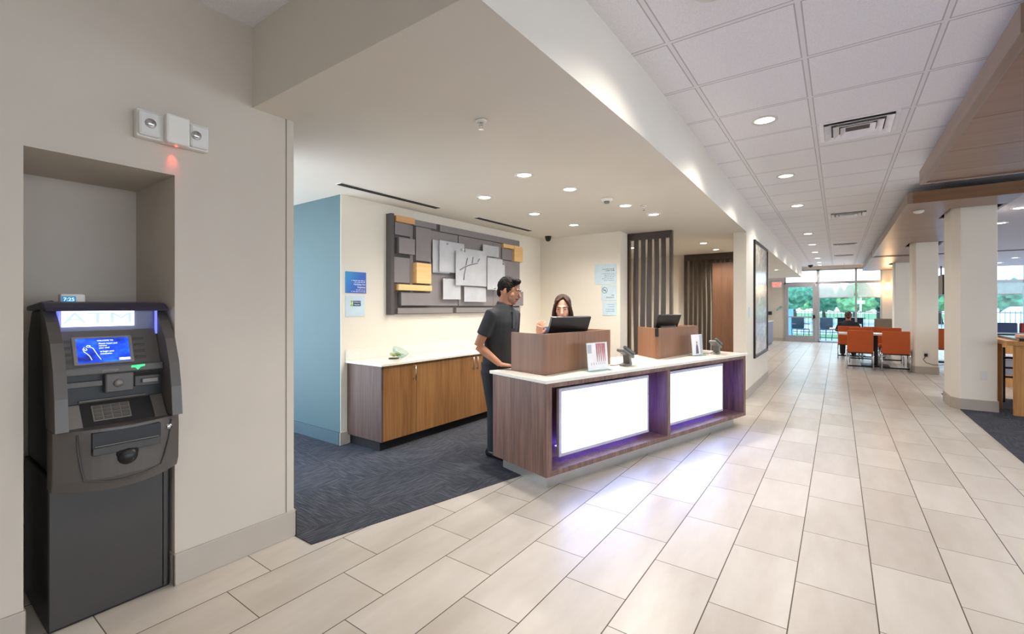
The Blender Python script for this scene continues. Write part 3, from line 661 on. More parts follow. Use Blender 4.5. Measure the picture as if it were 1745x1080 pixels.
for x0, x1 in ((.225, 1.385), (1.715, 2.775)):
    lp = MB().box(x0, x1, .1, .13, .185, .715).build('light_panel', PANF, D, bevel=.003)
    MB().box(x0+.028, x1-.028, .0985, .1, .212, .688).build('diffuser', PANL, lp)
    MB().box(x0+.13, x1-.062, .13, R_, .25, .65).build('panel_mount', PANF, lp)
    for q in ((x1-.06, x1-.053, .25, .65),):
        MB().box(q[0], q[1], .135, .215, q[2], q[3]).build('led_strip', LEDV, lp)
    MB().box(x0+.06, x1-.06, .14, .21, .236, .242).build('led_strip', LEDV, lp)
def screen_box(pts, label, h=.32, notch=False):
    o = desk_thing('screen_box', label, 'desk partition', pts[1][0], pts[1][1], .8155, 0, 'wooden screen boxes on the desk')
    P = [(p[0]-pts[1][0], p[1]-pts[1][1]) for p in pts]; T = .03
    for k in range(len(P)-1):
        a, c = Vector(P[k]), Vector(P[k+1]); dv = (c-a).normalized(); nn = Vector((dv.y, -dv.x))
        if nn.dot(Vector((.45, .35))-(a+c)/2) < 0: nn = -nn
        e0 = a; e1 = c
        pr = [e0, e1, e1+nn*T, e0+nn*T]
        if k > 0: pr[3] = e0+nn*T+dv*T*.0
        MB().prism([(v.x, v.y) for v in pr], 0, h).build('side_panel', BOXW, o, bevel=.0012)
    if notch: MB().box(-.02, .006, -.006, .02, h-.085, h+.002).build('corner_notch', DARK, o)
    return o
screen_box([(.125, .57), (.144, .176), (1.115, .331), (1.07, .62)], 'brown wooden screen box on near half of desk, beside the man')
screen_box([(1.955, .64), (1.793, .278), (2.791, .403), (2.75, .64)], 'brown wooden screen box with a corner notch on far half of desk', .313, True)
def monitor(U, K, w, label, top):
    o = desk_thing('computer_monitor', label, 'monitor', U, K, .8165)
    h = w*.6; M = Matrix.Translation((0, 0, top-.8165-h*.93)) @ Matrix.Rotation(math.radians(20), 4, 'X')
    MB().box(-w/2, w/2, -.012, .012, 0, h, M).build('display_housing', SCRG, o, bevel=.004)
    MB().box(-w*.36, w*.36, -.035, -.012, .03, h*.52, M).build('rear_bulge', BLACK, o, bevel=.012)
    MB().box(-w*.05, w*.24, -.0365, -.034, h*.42, h*.46, M).build('rear_vent', plain('vent_line', (86, 88, 94), .4) if 'vent_line' not in MATS else MATS['vent_line'], o)
    MB().box(-w/2+.01, w/2-.01, .012, .0135, .012, h-.012, M).build('screen', emis('office_screen', (190, 205, 225), .5) if 'office_screen' not in MATS else MATS['office_screen'], o)
    MB().box(-.03, .03, -.03, .0, .0, .16).build('neck', BLACK, o, bevel=.004); MB().box(-.11, .11, -.07, .09, 0, .012).build('foot', BLACK, o, bevel=.004)
monitor(.56, .385, .47, 'black computer monitor seen from behind in the near screen box before the woman', 1.262)
monitor(2.16, .46, .42, 'black computer monitor seen from behind in the far screen box', 1.262)
def picmat(name, kind):
    m, t, b = base(name, (230, 226, 224), .25)
    return m
def brochure(U, K, w, h, label, red):
    o = desk_thing('brochure_stand', label, 'brochure stand', U, K, .8155)
    M = Matrix.Rotation(math.radians(-5), 4, 'X')
    MB().box(0, w, -.003, 0, 0, h, M).build('clear_holder', CLEAR, o); MB().box(-.01, w+.01, -.07, .07, 0, .003).build('holder_foot', CLEAR, o)
    pg = MB().box(.004, w-.004, -.0045, -.003, .006, h-.004, M).build('printed_page', plain('page_%d' % red, (228, 224, 226), .3, var=.04, scale=14), o)
    r = MB(); g2 = MB(); rnd = random.Random(4+red)
    if red:   # a row of walking legs in red tones
        for x in (.125, .15, .175, .2, .222):
            r.tube([M @ Vector((x, -.0048, z)) for z in (h-.01, h*.66, h*.5, h*.3)], [.014, .011, .008, .004], 6, side=(0, 1, 0), flat=1)
        for x in (.11, .14, .165, .19, .215, .05, .08): g2.tube([M @ Vector((x, -.0048, z)) for z in (h*.3, h*.24, h*.2)], [.003, .006, .003], 6)
        rm = plain('print_red', (176, 112, 112), .5, var=.2, scale=60)
        g2.box(.01, .06, -.0055, -.0045, h*.62, h*.93, M)
    else:     # dark seated figure
        r.tube([M @ Vector((.105, -.0048, z)) for z in (.02, .06, .10, .125)], [.03, .026, .02, .008], 8, side=(1, 0, 0)); r.tube([M @ Vector((.105, -.0048, z)) for z in (.128, .14, .155)], [.006, .011, .006], 8)
        rm = plain('print_dark', (86, 84, 96), .5, var=.2, scale=60); g2.box(.165, w-.008, -.0055, -.0045, .012, h-.01, M)
    # flatten figure relief onto the page
    for mm in (r, g2):
        Mi = M.inverted()
        for v in mm.b.verts:
            q = Mi @ v.co; q.y = -.0045+(q.y+.0045)*.04-.0004; v.co = M @ q
    r.build('printed_figure', rm, pg); g2.build('printed_detail', plain('print_grey%d' % red, (176, 178, 186), .5), pg)
brochure(.565, .115, .262, .235, 'clear stand with red-legged figures leaflet before near screen box', 1)
brochure(2.34, .22, .225, .232, 'clear stand with grey leaflet before the far screen box', 0)
TG = plain('terminal_grey', (104, 104, 100), .4)
def terminal(U, K, label):
    o = desk_thing('card_terminal', label, 'card terminal', U, K, .8155, .1)
    MB().prism_y([(-.055, 0), (.05, 0), (.06, .012), (.03, .10), (0, .11), (.015, .02), (-.05, .012)], -.035, .035).build('stand', TG, o, bevel=.006)
    M = Matrix.Translation((-.01, 0, .10)) @ Matrix.Rotation(math.radians(24), 4, 'Y')
    MB().box(-.09, .10, -.042, .042, 0, .03, M).build('terminal_body', TG, o, bevel=.01)
    MB().box(-.095, .09, -.048, -.02, .03, .058, M).build('handset', plain('handset_grey', (84, 88, 88), .4) if 'handset_grey' not in MATS else MATS['handset_grey'], o, bevel=.01)
    MB().box(-.05, .02, -.012, .036, .03, .034, M).build('terminal_screen', BLACK, o)
    kp = MB().box(.028, .09, -.012, .036, .03, .033, M).build('keypad', BLACK, o)
    for r in range(3):
        for c_ in range(3): MB().box(.032+r*.019, .045+r*.019, -.009+c_*.015, .002+c_*.015, .033, .036, M).build('key', ATMS, kp)
    MB().tube([(.03, .03, .03), (.0, .05, .01), (-.06, .07, .003), (-.1, .1, .003)], .003, 6).build('cord', BLACK, o, True)
terminal(1.12, .16, 'grey card terminal on stand beside the near leaflet stand')
terminal(2.74, .17, 'grey card terminal on stand beside the far leaflet stand')
# ------------------------------------------------------------------ framed picture on the partition
m, t, b = base('collage_print', (190, 180, 170), .2)
v = t.coord((1, 1, 1)); vo = t.new('ShaderNodeTexVoronoi'); t.l.new(v, vo.inputs[0]); vo.inputs['Scale'].default_value = 7
n = t.noise(v, 3, 5, .7)
c = t.ramp(n, [(.3, lin((120, 116, 110))), (.42, lin((206, 196, 186))), (.52, lin((176, 160, 148))), (.6, lin((222, 214, 206))), (.7, lin((196, 128, 96)))])
t.l.new(t.mix(.10, c, vo.outputs[1], 'OVERLAY'), b.inputs['Base Color'])
o = thing('framed_picture', 'tall black-framed collage picture on the corridor side of the partition', 'picture', (-1.09, 8.09, .53))
MB().box(0, .03, 0, .045, 0, 1.88).box(0, .03, 1.565, 1.61, 0, 1.88).box(0, .03, .045, 1.565, 0, .045).box(0, .03, .045, 1.565, 1.835, 1.88).build('frame', BLACK, o, bevel=.003)
MB().box(.002, .014, .045, 1.565, .045, 1.835).build('print', m, o)
tag(MB().box(-1.089, -1.083, 7.62, 7.72, 1.18, 1.34).build('wall_plate', SIGNP, bevel=.004), 'pale small wall plate left of the framed picture', 'wall plate')
# ------------------------------------------------------------------ columns
def column(name, label, x0, x1, y0, y1, ch):
    o = thing(name, label, 'column', (x0, y0, 0)); w, dd = x1-x0, y1-y0
    MB().prism([(ch, 0), (w, 0), (w, dd), (0, dd), (0, ch*1.6)], 0, CZ-.001).build('shaft', COLP, o, bevel=.004)
    e = .012
    MB().prism([(ch-e*.5, -e), (w+e, -e), (w+e, dd+e), (-e, dd+e), (-e, ch*1.6-e*.5)], 0, .145).build('column_base', BASEB, o, bevel=.002)
    return o
c1 = column('column', 'nearest wide square column at right with an outlet low on it', 1.235, 1.65, 8.32, 8.92, .075)
MB().box(.255, .325, -.005, 0, .40, .52).build('outlet_plate', WHITEP, c1, bevel=.002)
c2 = column('column', 'middle square column beside the orange chairs with a cord plugged in', 1.235, 1.62, 12.3, 12.85, .05)
MB().box(.165, .235, -.005, 0, .33, .45).build('outlet_plate', WHITEP, c2, bevel=.002)
column('column', 'farther square column behind the orange chairs, left of middle column', 1.35, 1.78, 17.6, 18.1, .03)
o = thing('plugged_cord', 'black plug with cord looping from the middle column outlet to the right', 'cord', (1.43, 12.29, .38))
MB().box(-.025, .025, -.05, 0, -.03, .03).build('plug', BLACK, o, bevel=.006)
MB().tube([(-.01, -.04, -.03), (-.04, -.05, -.09), (.0, -.05, -.15), (.1, -.04, -.185), (.21, -.03, -.185), (.3, .02, -.17)], .006, 8).build('cable', BLACK, o, True)
# ------------------------------------------------------------------ wooden canopies
def canopy(label, x0, x1, y0, y1, seams, holes, far=None, front=None):
    o = thing('wooden_canopy', label, 'ceiling canopy', (x0, y0, 2.62)); W, L = x1-x0, y1-y0
    MB().box(0, .05, 0, L, 0, .14).build('side_fascia', FASC, o, bevel=.003)
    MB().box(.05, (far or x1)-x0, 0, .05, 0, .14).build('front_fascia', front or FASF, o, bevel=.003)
    MB().box(.05, W, L-.05, L, 0, .14).build('rear_fascia', FASC, o)
    m = MB(); ys = [.056]+[s-y0 for s in seams]+[L-.05]
    hs = sorted((h[0]-x0, h[1]-x0, h[2]-y0, h[3]-y0) for h in holes) if holes else []
    for a, c_ in zip(ys, ys[1:]):
        a2, c2_ = a+.004, c_-.004; cur = a2
        for h in sorted(hs, key=lambda q: q[2]):
            if h[2] < c2_ and h[3] > a2:
                m.box(.056, W, cur, h[2], .012, .03); m.box(.056, h[0], h[2], h[3], .012, .03)
                if h[1] < W: m.box(h[1], W, h[2], h[3], .012, .03)
                cur = h[3]
        m.box(.056, W, cur, c2_, .012, .03)
    m.build('underside_panel', UNDER, o)
    MB().box(.05, W, .05, L-.05, .10, .11).build('dark_core', DARK, o)  # black lid stands in for the unlit void above the column holes
    return o
canopy('near wooden ceiling canopy at the top right picture edge', .69, 3.6, 3.1, 6.36, [4.364, 5.178, 5.9], None)
canopy('middle wooden ceiling canopy over the nearest two columns', .70, 1.72, 7.463, 14.9, [11.2], [(1.19, 1.73, 8.2, 9.05), (1.17, 1.73, 12.2, 12.95)], 8.9)
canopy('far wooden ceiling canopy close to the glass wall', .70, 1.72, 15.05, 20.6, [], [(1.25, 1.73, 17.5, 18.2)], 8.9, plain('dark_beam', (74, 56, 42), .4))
# ------------------------------------------------------------------ sconce, lamp reflection, exit sign, far wall bits
o = thing('wall_sconce', 'small glowing glass wall sconce on the pier right of the end windows', 'wall lamp', (1.42, FARY, 1.96))
MB().box(-.04, .04, -.03, 0, -.06, .06).build('back_plate', NICKEL, o, bevel=.004)
SCG = emis('sconce_glow', (255, 214, 150), 6)
MB().lathe([(.001, -.16), (.05, -.14), (.075, 0), (.06, .13), (.001, .15)], 20, Matrix.Translation((0, -.11, .08))).build('glass_shade', SCG, o, True)
l = bpy.data.lights.new('sconce_bulb', 'POINT'); l.energy = 12; l.color = (1, .66, .34); l.shadow_soft_size = .07
lo = bpy.data.objects.new('sconce_bulb', l); COL.objects.link(lo); lo.location = (1.42, FARY-.3, 2.0)
o = thing('pendant_lamp', 'small glowing cone pendant hanging before the end window shade', 'pendant lamp', (.17, 19.6, 1.93))
MB().lathe([(.11, .22), (.10, .2), (.02, 0), (.001, 0), (.001, .22)], 20).build('cone_shade', emis('pendant_glow', (255, 240, 200), 3), o, True)  # glowing cone stands in for a lamp's reflection in the window glass
MB().cyl((0, 0, .22), (0, 0, CZ-1.93), .003, 6).build('suspension_wire', CHROME, o)
o = thing('exit_sign', 'red glowing EXIT sign on far wall left of the glass door', 'exit sign', (-2.13, FARY-.04, 2.11))
MB().box(-.01, .33, 0, .04, -.02, .22).build('housing', WHITEP, o, bevel=.006)
text('EXIT', .2, emis('exit_red', (255, 46, 40), 5), o, frame((.16, -.002, .1), (1, 0, 0), (0, 0, 1)), sx=.75)
tag(MB().box(-2.27, -2.14, FARY-.06, FARY, 1.02, 1.16).build('wall_box', BLACK, bevel=.01), 'small dark box on the far wall below the exit sign', 'wall box')
tl = MB().tube([(-1.98, FARY-.02, 1.20), (-1.90, FARY-.02, 1.28), (-1.80, FARY-.02, 1.34)], [.03, .02, .045], 8, side=(0, 1, 0), flat=1); tag(tl.build('teal_decal', plain('teal', (120, 170, 176), .5)), 'small teal decoration on far wall left of the glass door', 'wall decoration')
o = thing('side_console', 'grey side console with white top against the nook wall', 'console', (-2.29, 17.6, 0))
MB().box(0, .36, 0, 1.5, .08, .82).build('body', plain('console_grey', (122, 114, 128), .5), o, bevel=.004); MB().box(-.0, .38, -.01, 1.51, .82, .85).build('top', QUARTZ, o)
MB().box(.02, .33, .03, 1.47, 0, .08).build('plinth', BLACK, o)
# ------------------------------------------------------------------ orange chairs and tables
def orange_chair():
    o = thing('orange_chair', '', 'chair')       # sits facing +y, back at y=0
    MB().box(-.225, .225, 0, .055, .36, .84).build('backrest', ORANGE, o, bevel=.02, seg=3)
    MB().box(-.225, .225, .05, .48, .40, .47).build('seat', ORANGE, o, bevel=.02, seg=3)
    MB().box(-.22, .22, .0, .47, .345, .362).build('seat_frame', BLACK, o)
    for s in (-1, 1):
        MB().cyl((s*.225, .01, 0), (s*.225, .01, .40), .012, 10).build('leg', CHROME, o, True)
        MB().cyl((s*.225, .46, 0), (s*.225, .46, .40), .012, 10).build('leg', CHROME, o, True)
        MB().box(s*.225-.01, s*.225+.01, .01, .46, .05, .07).build('side_rail', CHROME, o)
    MB().box(-.225, .225, .02, .035, .055, .085).build('stretcher', BLACK, o)
    return o
ch = orange_chair(); GC = 'orange cafe chairs'
spots = [(.385, 12.33, 0, 'left orange chair of nearest pair, back to the viewer'), (.975, 12.3, 0, 'right orange chair of nearest pair, beside the middle column'),
         (.22, 14.75, 0, 'orange chair holding the dark-clothed person near the window'), (.735, 14.7, 0, 'orange chair right of the seated person near the window'),
         (.45, 14.25, PI, 'orange chair across the white table, partly hidden by left near chair'), (1.0, 14.22, PI, 'orange chair across the white table, behind right near chair'),
         (2.0, 14.4, 0, 'orange chair glimpsed in the gap between two nearest columns')]
for k, (x, y, rz, lb) in enumerate(spots):
    o = ch if k == 0 else dup(ch, (x, y, 0), rz, lb)
    o.location = (x, y, 0); o.rotation_euler = (0, 0, rz); o['label'] = lb; o['group'] = GC
def cafe_table(x, y, w, d_, label):
    o = thing('cafe_table', label, 'table', (x, y, 0))
    MB().box(-w/2, w/2, -d_/2, d_/2, .71, .745).build('tabletop', plain('table_white', (214, 208, 204), .25) if 'table_white' not in MATS else MATS['table_white'], o, bevel=.004)
    MB().box(-.05, .05, -.05, .05, .03, .71).build('pedestal', BLACK, o); MB().box(-.25, .25, -.25, .25, 0, .03).build('foot_plate', BLACK, o, bevel=.004)
cafe_table(.68, 13.25, 1.35, .75, 'white-topped cafe table between the facing orange chairs')
cafe_table(.35, 15.75, 1.1, .7, 'cafe table in front of the seated dark-clothed person')
cafe_table(2.2, 15.2, .8, .7, 'cafe table beside the orange chair seen between columns')
o = thing('dining_booth', 'taupe upholstered booth beyond the orange chairs', 'booth', (.835, 16.5, 0))
MB().box(0, .39, 0, .12, .1, 1.01).build('back_panel', plain('taupe', (134, 116, 98), .7), o, bevel=.02); MB().box(0, .39, .12, .6, .1, .45).build('seat_bench', MATS['taupe'], o, bevel=.02)
MB().box(.03, .36, .03, .55, 0, .1).build('plinth', BLACK, o)
# communal table at right
o = thing('communal_table', 'tall butcher-block communal table at the right picture edge', 'table', (1.70, 8.15, 0))
MB().box(0, 1.6, .0, 1.0, .87, .925).build('tabletop', TWOOD, o, bevel=.003); MB().box(.10, 1.6, -.005, .9, .926, .955).build('dark_tray_top', plain('black_stone', (40, 42, 46), .15), o, bevel=.003)
MB().box(.065, .9, .03, .08, 0.006, .87).build('end_panel', TWOOD, o, bevel=.003); MB().box(-.005, .06, .5, .98, 0.006, .87).build('side_panel', wood('shaded_block', (150, 100, 52), (170, 118, 66), .4), o, bevel=.003)
tag(MB().box(1.83, 2.1, 8.25, 8.45, 1.106-.15, 1.0).build('snack_tray', plain('peach', (232, 170, 130), .5), bevel=.006), 'peach coloured low tray on the communal table edge', 'tray')
o = thing('slat_back_stool', 'pale stool with dark rungs seen under communal table', 'stool', (2.1, 9.25, 0))
for z in (.35, .48, .62): MB().box(-.2, .2, 0, .03, z, z+.025).build('rung', BLACK, o)
for s in (-.2, .2): MB().box(s-.012, s+.012, 0, .03, .006, .78).build('leg', BLACK, o); MB().box(s-.012, s+.012, .36, .39, .006, .6).build('leg', BLACK, o)
MB().box(-.21, .21, 0, .4, .6, .66).build('seat', plain('stool_seat', (214, 218, 232), .5), o, bevel=.01); MB().box(-.19, .19, .012, .02, .39, .60).build('back_panel', MATS['stool_seat'], o)
REDV = plain('red_vinyl', (158, 40, 40), .5)
for x, lb in ((3.16, 'red booth seat at the right edge before the far window'), (2.66, 'dark blue booth seat just right of the nearest column')):
    o = thing('dining_booth', lb, 'booth', (x, 14.2, 0)); mm = REDV if x > 3 else plain('navy_vinyl', (46, 66, 104), .5)
    MB().box(0, .46, 0, .12, .1, 1.0).build('back_panel', mm, o, bevel=.02); MB().box(0, .46, .12, .6, .1, .46).build('seat_bench', mm, o, bevel=.02); MB().box(.03, .43, .03, .55, 0, .1).build('plinth', BLACK, o)
o = thing('service_counter', 'wood fronted counter with dark top behind the communal table', 'counter', (2.05, 11.1, 0))
MB().box(0, 2.2, 0, .6, .0, .86).build('body', TWOOD, o, bevel=.003); MB().box(-.02, 2.22, -.02, .62, .86, .89).build('top', BLACK, o)
o = thing('wall_television', 'thin dark television seen edge-on between the two nearest columns', 'television', (2.62, 19.2, 1.72))
MB().box(0, .06, 0, .9, 0, .62).build('screen', SCRG, o, bevel=.005); MB().cyl((.03, .45, .62), (.03, .45, 2.63-1.72), .02).build('ceiling_mount', BLACK, o)
# ------------------------------------------------------------------ people
def person(name, label, loc, rotz, S, skin, hairm, cfg):
    """local frame: faces +y, his left is -x"""
    o = thing(name, label, 'person', loc, rotz)
    V = Vector; B = MB(); seated = cfg.get('seated')
    hz = cfg['hz']; sh = cfg['sh']; HT = cfg['head']           # hip height, shoulder height, head centre
    lean = cfg.get('lean', 0)
    def ly(z): return lean*max(0, z-hz)
    w = cfg.get('w', 1)
    tors = [(hz-.04, .150, .105), (hz+.04, .158, .112), (hz+.16, .150, .108), (hz+.26, .158, .112), (sh-.09, .172, .115), (sh-.035, .166, .102), (sh+.0, .142, .09), (sh+.03, .100, .078), (sh+.065, .066, .064)]
    def trings(g): return [[V((x*w, y, z)) for x, y, z in [((a+g)*math.cos(2*PI*q/24), (b+g)*math.sin(2*PI*q/24)+ly(zz), zz) for q in range(24)]] for zz, a, b in tors]
    B.ringloft(trings(-.008))
    nb = V((0, ly(sh)+.0, sh+.01)); B.tube([nb, (nb+HT)/2+V((0, -.004, -.01)), HT+V((0, -.01, -.03))], [.066*cfg.get('neck', 1), .058*cfg.get('neck', 1), .054*cfg.get('neck', 1)], 16)
    # legs
    for s in (-1, 1):
        lg = cfg['legR'] if s > 0 else cfg['legL']
        B.tube([V((s*.085*w, ly(hz), hz))]+[V(p) for p in lg[:2]], [.082, .058, .042], 14)
    # arms + hands
    for s in (-1, 1):
        ar_ = cfg['armR'] if s > 0 else cfg['armL']
        sp_ = V((s*.158*w, ly(sh), sh-.025)); e, wr = V(ar_[0]), V(ar_[1]); fd, pn = V(ar_[2]).normalized(), V(ar_[3]).normalized()   # fingers direction, palm normal (out of the palm)
        B.tube([sp_-V((s*.06, 0, 0)), sp_, sp_.lerp(e, .5), e], [.05, .052, .045, .037], 14)
        B.tube([e, e.lerp(wr, .3), wr.lerp(e, .05), wr], [.037, .039, .026, .025], 14)
        sd = fd.cross(pn).normalized()                      # across the palm
        th_s = ar_[4]                                       # side on which the thumb sits
        B.tube([wr, wr+fd*.035, wr+fd*.085], [(.026, .019), (.038, .016), (.040, .013)], 14, side=sd)
        for k, (off, L) in enumerate(((-.029, .062), (-.0098, .072), (.0098, .068), (.029, .052))):
            L = L*1.0; off = off*-th_s
            p0 = wr+fd*.075+sd*off; c1_ = ar_[5]
            d1 = (fd+pn*c1_*.5+sd*off*3).normalized(); d2 = (fd+pn*c1_*1.2+sd*off*3).normalized(); d3 = (fd+pn*c1_*2.0).normalized()
            q1 = p0+d1*L*.45; q2 = q1+d2*L*.32; q3 = q2+d3*L*.26
            B.tube([p0, q1, q2, q3], [.0088, .0083, .0076, .006], 10)
        t0 = wr+fd*.025+sd*th_s*.026; t1 = t0+(fd*.7+sd*th_s*.7+pn*.2).normalized()*.035; t2 = t1+(fd*.95+sd*th_s*.25+pn*.2).normalized()*.028
        B.tube([t0, t1, t2], [.013, .0105, .008], 10)
    # head
    yaw, pit = cfg['yaw'], cfg['pitch']
    MH = Matrix.Translation(HT) @ Matrix.Rotation(yaw, 4, 'Z') @ Matrix.Rotation(-pit, 4, 'X')
    e = B.ell
    e((0, -.012, .022), (.074, .092, .092), MH, 24, 16); e((0, .03, -.035), (.057, .062, .070), MH, 20, 12); e((0, .062, -.088), (.026, .024, .020), MH)
    e((0, .066, .0), (.05, .03, .045), MH); e((0, .078, .022), (.046, .016, .012), MH)
    B.tube([MH @ V(p) for p in ((0, .088, .014), (0, .104, -.01), (0, .114, -.026), (0, .100, -.036))], [.008, .010, .0135, .008], 10)
    e((0, .094, -.056), (.022, .010, .006), MH); e((0, .093, -.066), (.019, .010, .006), MH)
    for s in (-1, 1):
        e((s*.076, -.008, -.006), (.009, .018, .030), MH); e((s*.042, .056, -.024), (.018, .018, .024), MH)
    bo = B.build('body', skin, o, True)
    md = bo.modifiers.new('r', 'REMESH'); md.mode = 'VOXEL'; md.voxel_size = cfg.get('vox', .0036); md.use_smooth_shade = True
    sm_ = bo.modifiers.new('s', 'SMOOTH'); sm_.iterations = 3; sm_.factor = .5
    for s in (-1, 1):
        MB().ell((s*.031, .0815, .004), (.0120, .008, .0055), MH).build('eye', plain('eye_white', (176, 166, 156), .4) if 'eye_white' not in MATS else MATS['eye_white'], o, True)
        MB().ell((s*.031, .0895, .003), (.006, .003, .0055), MH).build('iris', EYEM, o, True)
        MB().tube([MH @ V((s*.012, .098, .022)), MH @ V((s*.032, .098, .029)), MH @ V((s*.05, .084, .022))], [.0035, .0045, .002], 8).build('eyebrow', hairm, o, True)
    MB().ell((0, .1015, -.060), (.020, .004, .0055), MH).build('lips', LIPM, o, True)
    # clothes
    C = MB(); C.ringloft(trings(.008))
    for s in (-1, 1):
        ar_ = cfg['armR'] if s > 0 else cfg['armL']; sp_ = V((s*.158*w, ly(sh), sh-.025)); el = V(ar_[0]); f_ = cfg.get('sleeve', .62)
        if f_ <= 1: C.tube([sp_-V((s*.07, 0, 0)), sp_, sp_.lerp(el, f_*.6), sp_.lerp(el, f_)], [.06, .064, .060, .058], 16)
        else: C.tube([sp_-V((s*.07, 0, 0)), sp_, sp_.lerp(el, .6), el, el.lerp(V(ar_[1]), .9)], [.06, .062, .053, .046, .033], 16)
    co = C.build(cfg.get('top_name', 'polo_shirt'), cfg['top'], o, True)
    md = co.modifiers.new('r', 'REMESH'); md.mode = 'VOXEL'; md.voxel_size = .006; md.use_smooth_shade = True
    sm_ = co.modifiers.new('s', 'SMOOTH'); sm_.iterations = 14; sm_.factor = .6
    if cfg.get('collar'):
        K = MB(); cc = V((HT.x*.25, ly(sh)+.014, sh+.060))
        rg = []
        for z, r in ((-.012, .078), (.012, .072), (.026, .066), (.026, .060), (.0, .066), (-.012, .07)):
            rg.append([cc+V((r*math.cos(2*PI*q/28), r*math.sin(2*PI*q/28)*1.04, z-.03*max(0, math.sin(2*PI*q/28))**2+.008*max(0, -math.sin(2*PI*q/28)))) for q in range(28)])
        K.ringloft(rg, False); K.build('collar', cfg['top'], co, True)
        MB().box(-.014, .014, .092+ly(sh-.06), .125+ly(sh-.06), sh-.15, sh-.0).build('button_placket', plain('placket', (50, 50, 54), .8), co, bevel=.004)
    T = MB()
    T.ringloft([[V((x, y, z)) for x, y, z in [((a+.012)*w*math.cos(2*PI*q/24), (b+.012)*math.sin(2*PI*q/24), zz) for q in range(24)]] for zz, a, b in ((hz-.07, .145, .1), (hz-.02, .152, .108), (hz+.06, .158, .112))])
    for s in (-1, 1):
        lg = cfg['legR'] if s > 0 else cfg['legL']
        T.tube([V((s*.085*w, ly(hz), hz-.01))]+[V(p) for p in lg[:2]], [.096, .074, .06], 16)
    to = T.build('trousers', cfg.get('bottom', TROUS), o, True)
    md = to.modifiers.new('r', 'REMESH'); md.mode = 'VOXEL'; md.voxel_size = .008; md.use_smooth_shade = True
    for s in (-1, 1):
        lg = cfg['legR'] if s > 0 else cfg['legL']; a = V(lg[1]); 
        SHO = MB().tube([(a.x, a.y-.07, .04), (a.x, a.y-.02, .05), (a.x+s*.005, a.y+.08, .04), (a.x+s*.01, a.y+.17, .028)], [(.035, .036), (.04, .046), (.043, .038), (.03, .022)], 14, side=(1, 0, 0))
        SHO.build('shoe', BLACK, o, True)
    # hair
    H = MB()
    if cfg['hair'] == 'short':
        H.ell((0, -.022, .042), (.083, .093, .088), MH, 24, 16); H.ell((0, .042, .098), (.060, .046, .028), MH); H.ell((.02, .062, .102), (.044, .034, .024), MH)
        H.ell((0, -.07, -.02), (.058, .035, .05), MH)
        for s in (-1, 1): H.ell((s*.072, .008, .02), (.010, .022, .04), MH)
    else:
        H.ell((0, -.026, .036), (.081, .097, .086), MH, 24, 16)
        for s, L in ((-1, .17), (1, .22)):
            H.tube([MH @ V(p) for p in ((-.012, .030, .106), (s*.046, .050, .078), (s*.074, .036, .02), (s*.082, .02, -.06), (s*.094, .0, -L))], [(.012, .018), (.014, .026), (.013, .036), (.022, .042), (.012, .03)], 14, side=(1, 0, 0))
        H.tube([MH @ V(p) for p in ((0, -.07, .04), (0, -.09, -.06), (0, -.085, -.18))], [(.08, .04), (.085, .035), (.07, .02)], 18, side=(1, 0, 0))
    ho = H.build('hair', hairm, o, True)
    md = ho.modifiers.new('r', 'REMESH'); md.mode = 'VOXEL'; md.voxel_size = .004; md.use_smooth_shade = True
    sm_ = ho.modifiers.new('s', 'SMOOTH'); sm_.iterations = 2
    tx = bpy.data.textures.get('hairtex') or bpy.data.textures.new('hairtex', 'CLOUDS'); tx.noise_scale = .018
    dm = ho.modifiers.new('d', 'DISPLACE'); dm.texture = tx; dm.strength = .012 if cfg['hair'] == 'short' else .006
    if cfg.get('beard'):
        b_ = MB(); b_.ell((0, .034, -.062), (.058, .060, .046), MH, 24, 14); b_.ell((0, .064, -.090), (.028, .026, .020), MH)
        b_.build('short_beard', STUB, o, True)
        MB().tube([MH @ V(p) for p in ((-.024, .092, -.054), (0, .1035, -.047), (.024, .092, -.054))], [.003, .0045, .003], 8).build('moustache', hairm, o, True)
    return o
V = Vector
person('person', 'standing man with short black hair in charcoal polo shirt, right hand on desk', (-2.50, 3.28, 0), -PI/2, 1, SKIN, HAIRM, dict(
    hz=.80, sh=1.305, head=V((-.022, .112, 1.488)), lean=.13, w=1.05, neck=1.12, legR=[(.055, .02, .44), (.05, .0, .07)], legL=[(-.12, .02, .44), (-.14, .0, .07)],
    armR=[(.235, -.03, 1.01), (.165, .155, .858), (-.45, .85, -.10), (0, 0, -1), 1, .10], armL=[(-.24, .0, 1.0), (-.17, .17, .87), (.3, .9, -.12), (0, 0, -1), -1, .12],
    yaw=math.radians(18), pitch=math.radians(14), top=SHIRT, sleeve=.66, collar=True, hair='short', beard=True))
fx_, fy_ = .488, -.873
person('person', 'woman with long brown hair behind the near monitor, one hand raised', (-2.20, 3.94, 0), math.atan2(-fx_, fy_), 1, SKINF, HAIRF, dict(
    hz=.72, sh=1.13, head=V((0, .06, 1.345)), lean=.05, w=.9, legR=[(.09, .02, .40), (.10, -.02, .07)], legL=[(-.09, .02, .40), (-.10, .0, .07)],
    armR=[(.24, .0, .90), (.225, .12, 1.085), (-.15, .35, 1), (-.5, -.8, .3), -1, .5], armL=[(-.21, .0, .90), (-.14, .17, .86), (.25, .95, 0), (0, 0, -1), -1, .15],
    yaw=math.radians(-4), pitch=math.radians(16), top=BLOUSE, top_name='blouse', sleeve=2, hair='long'))
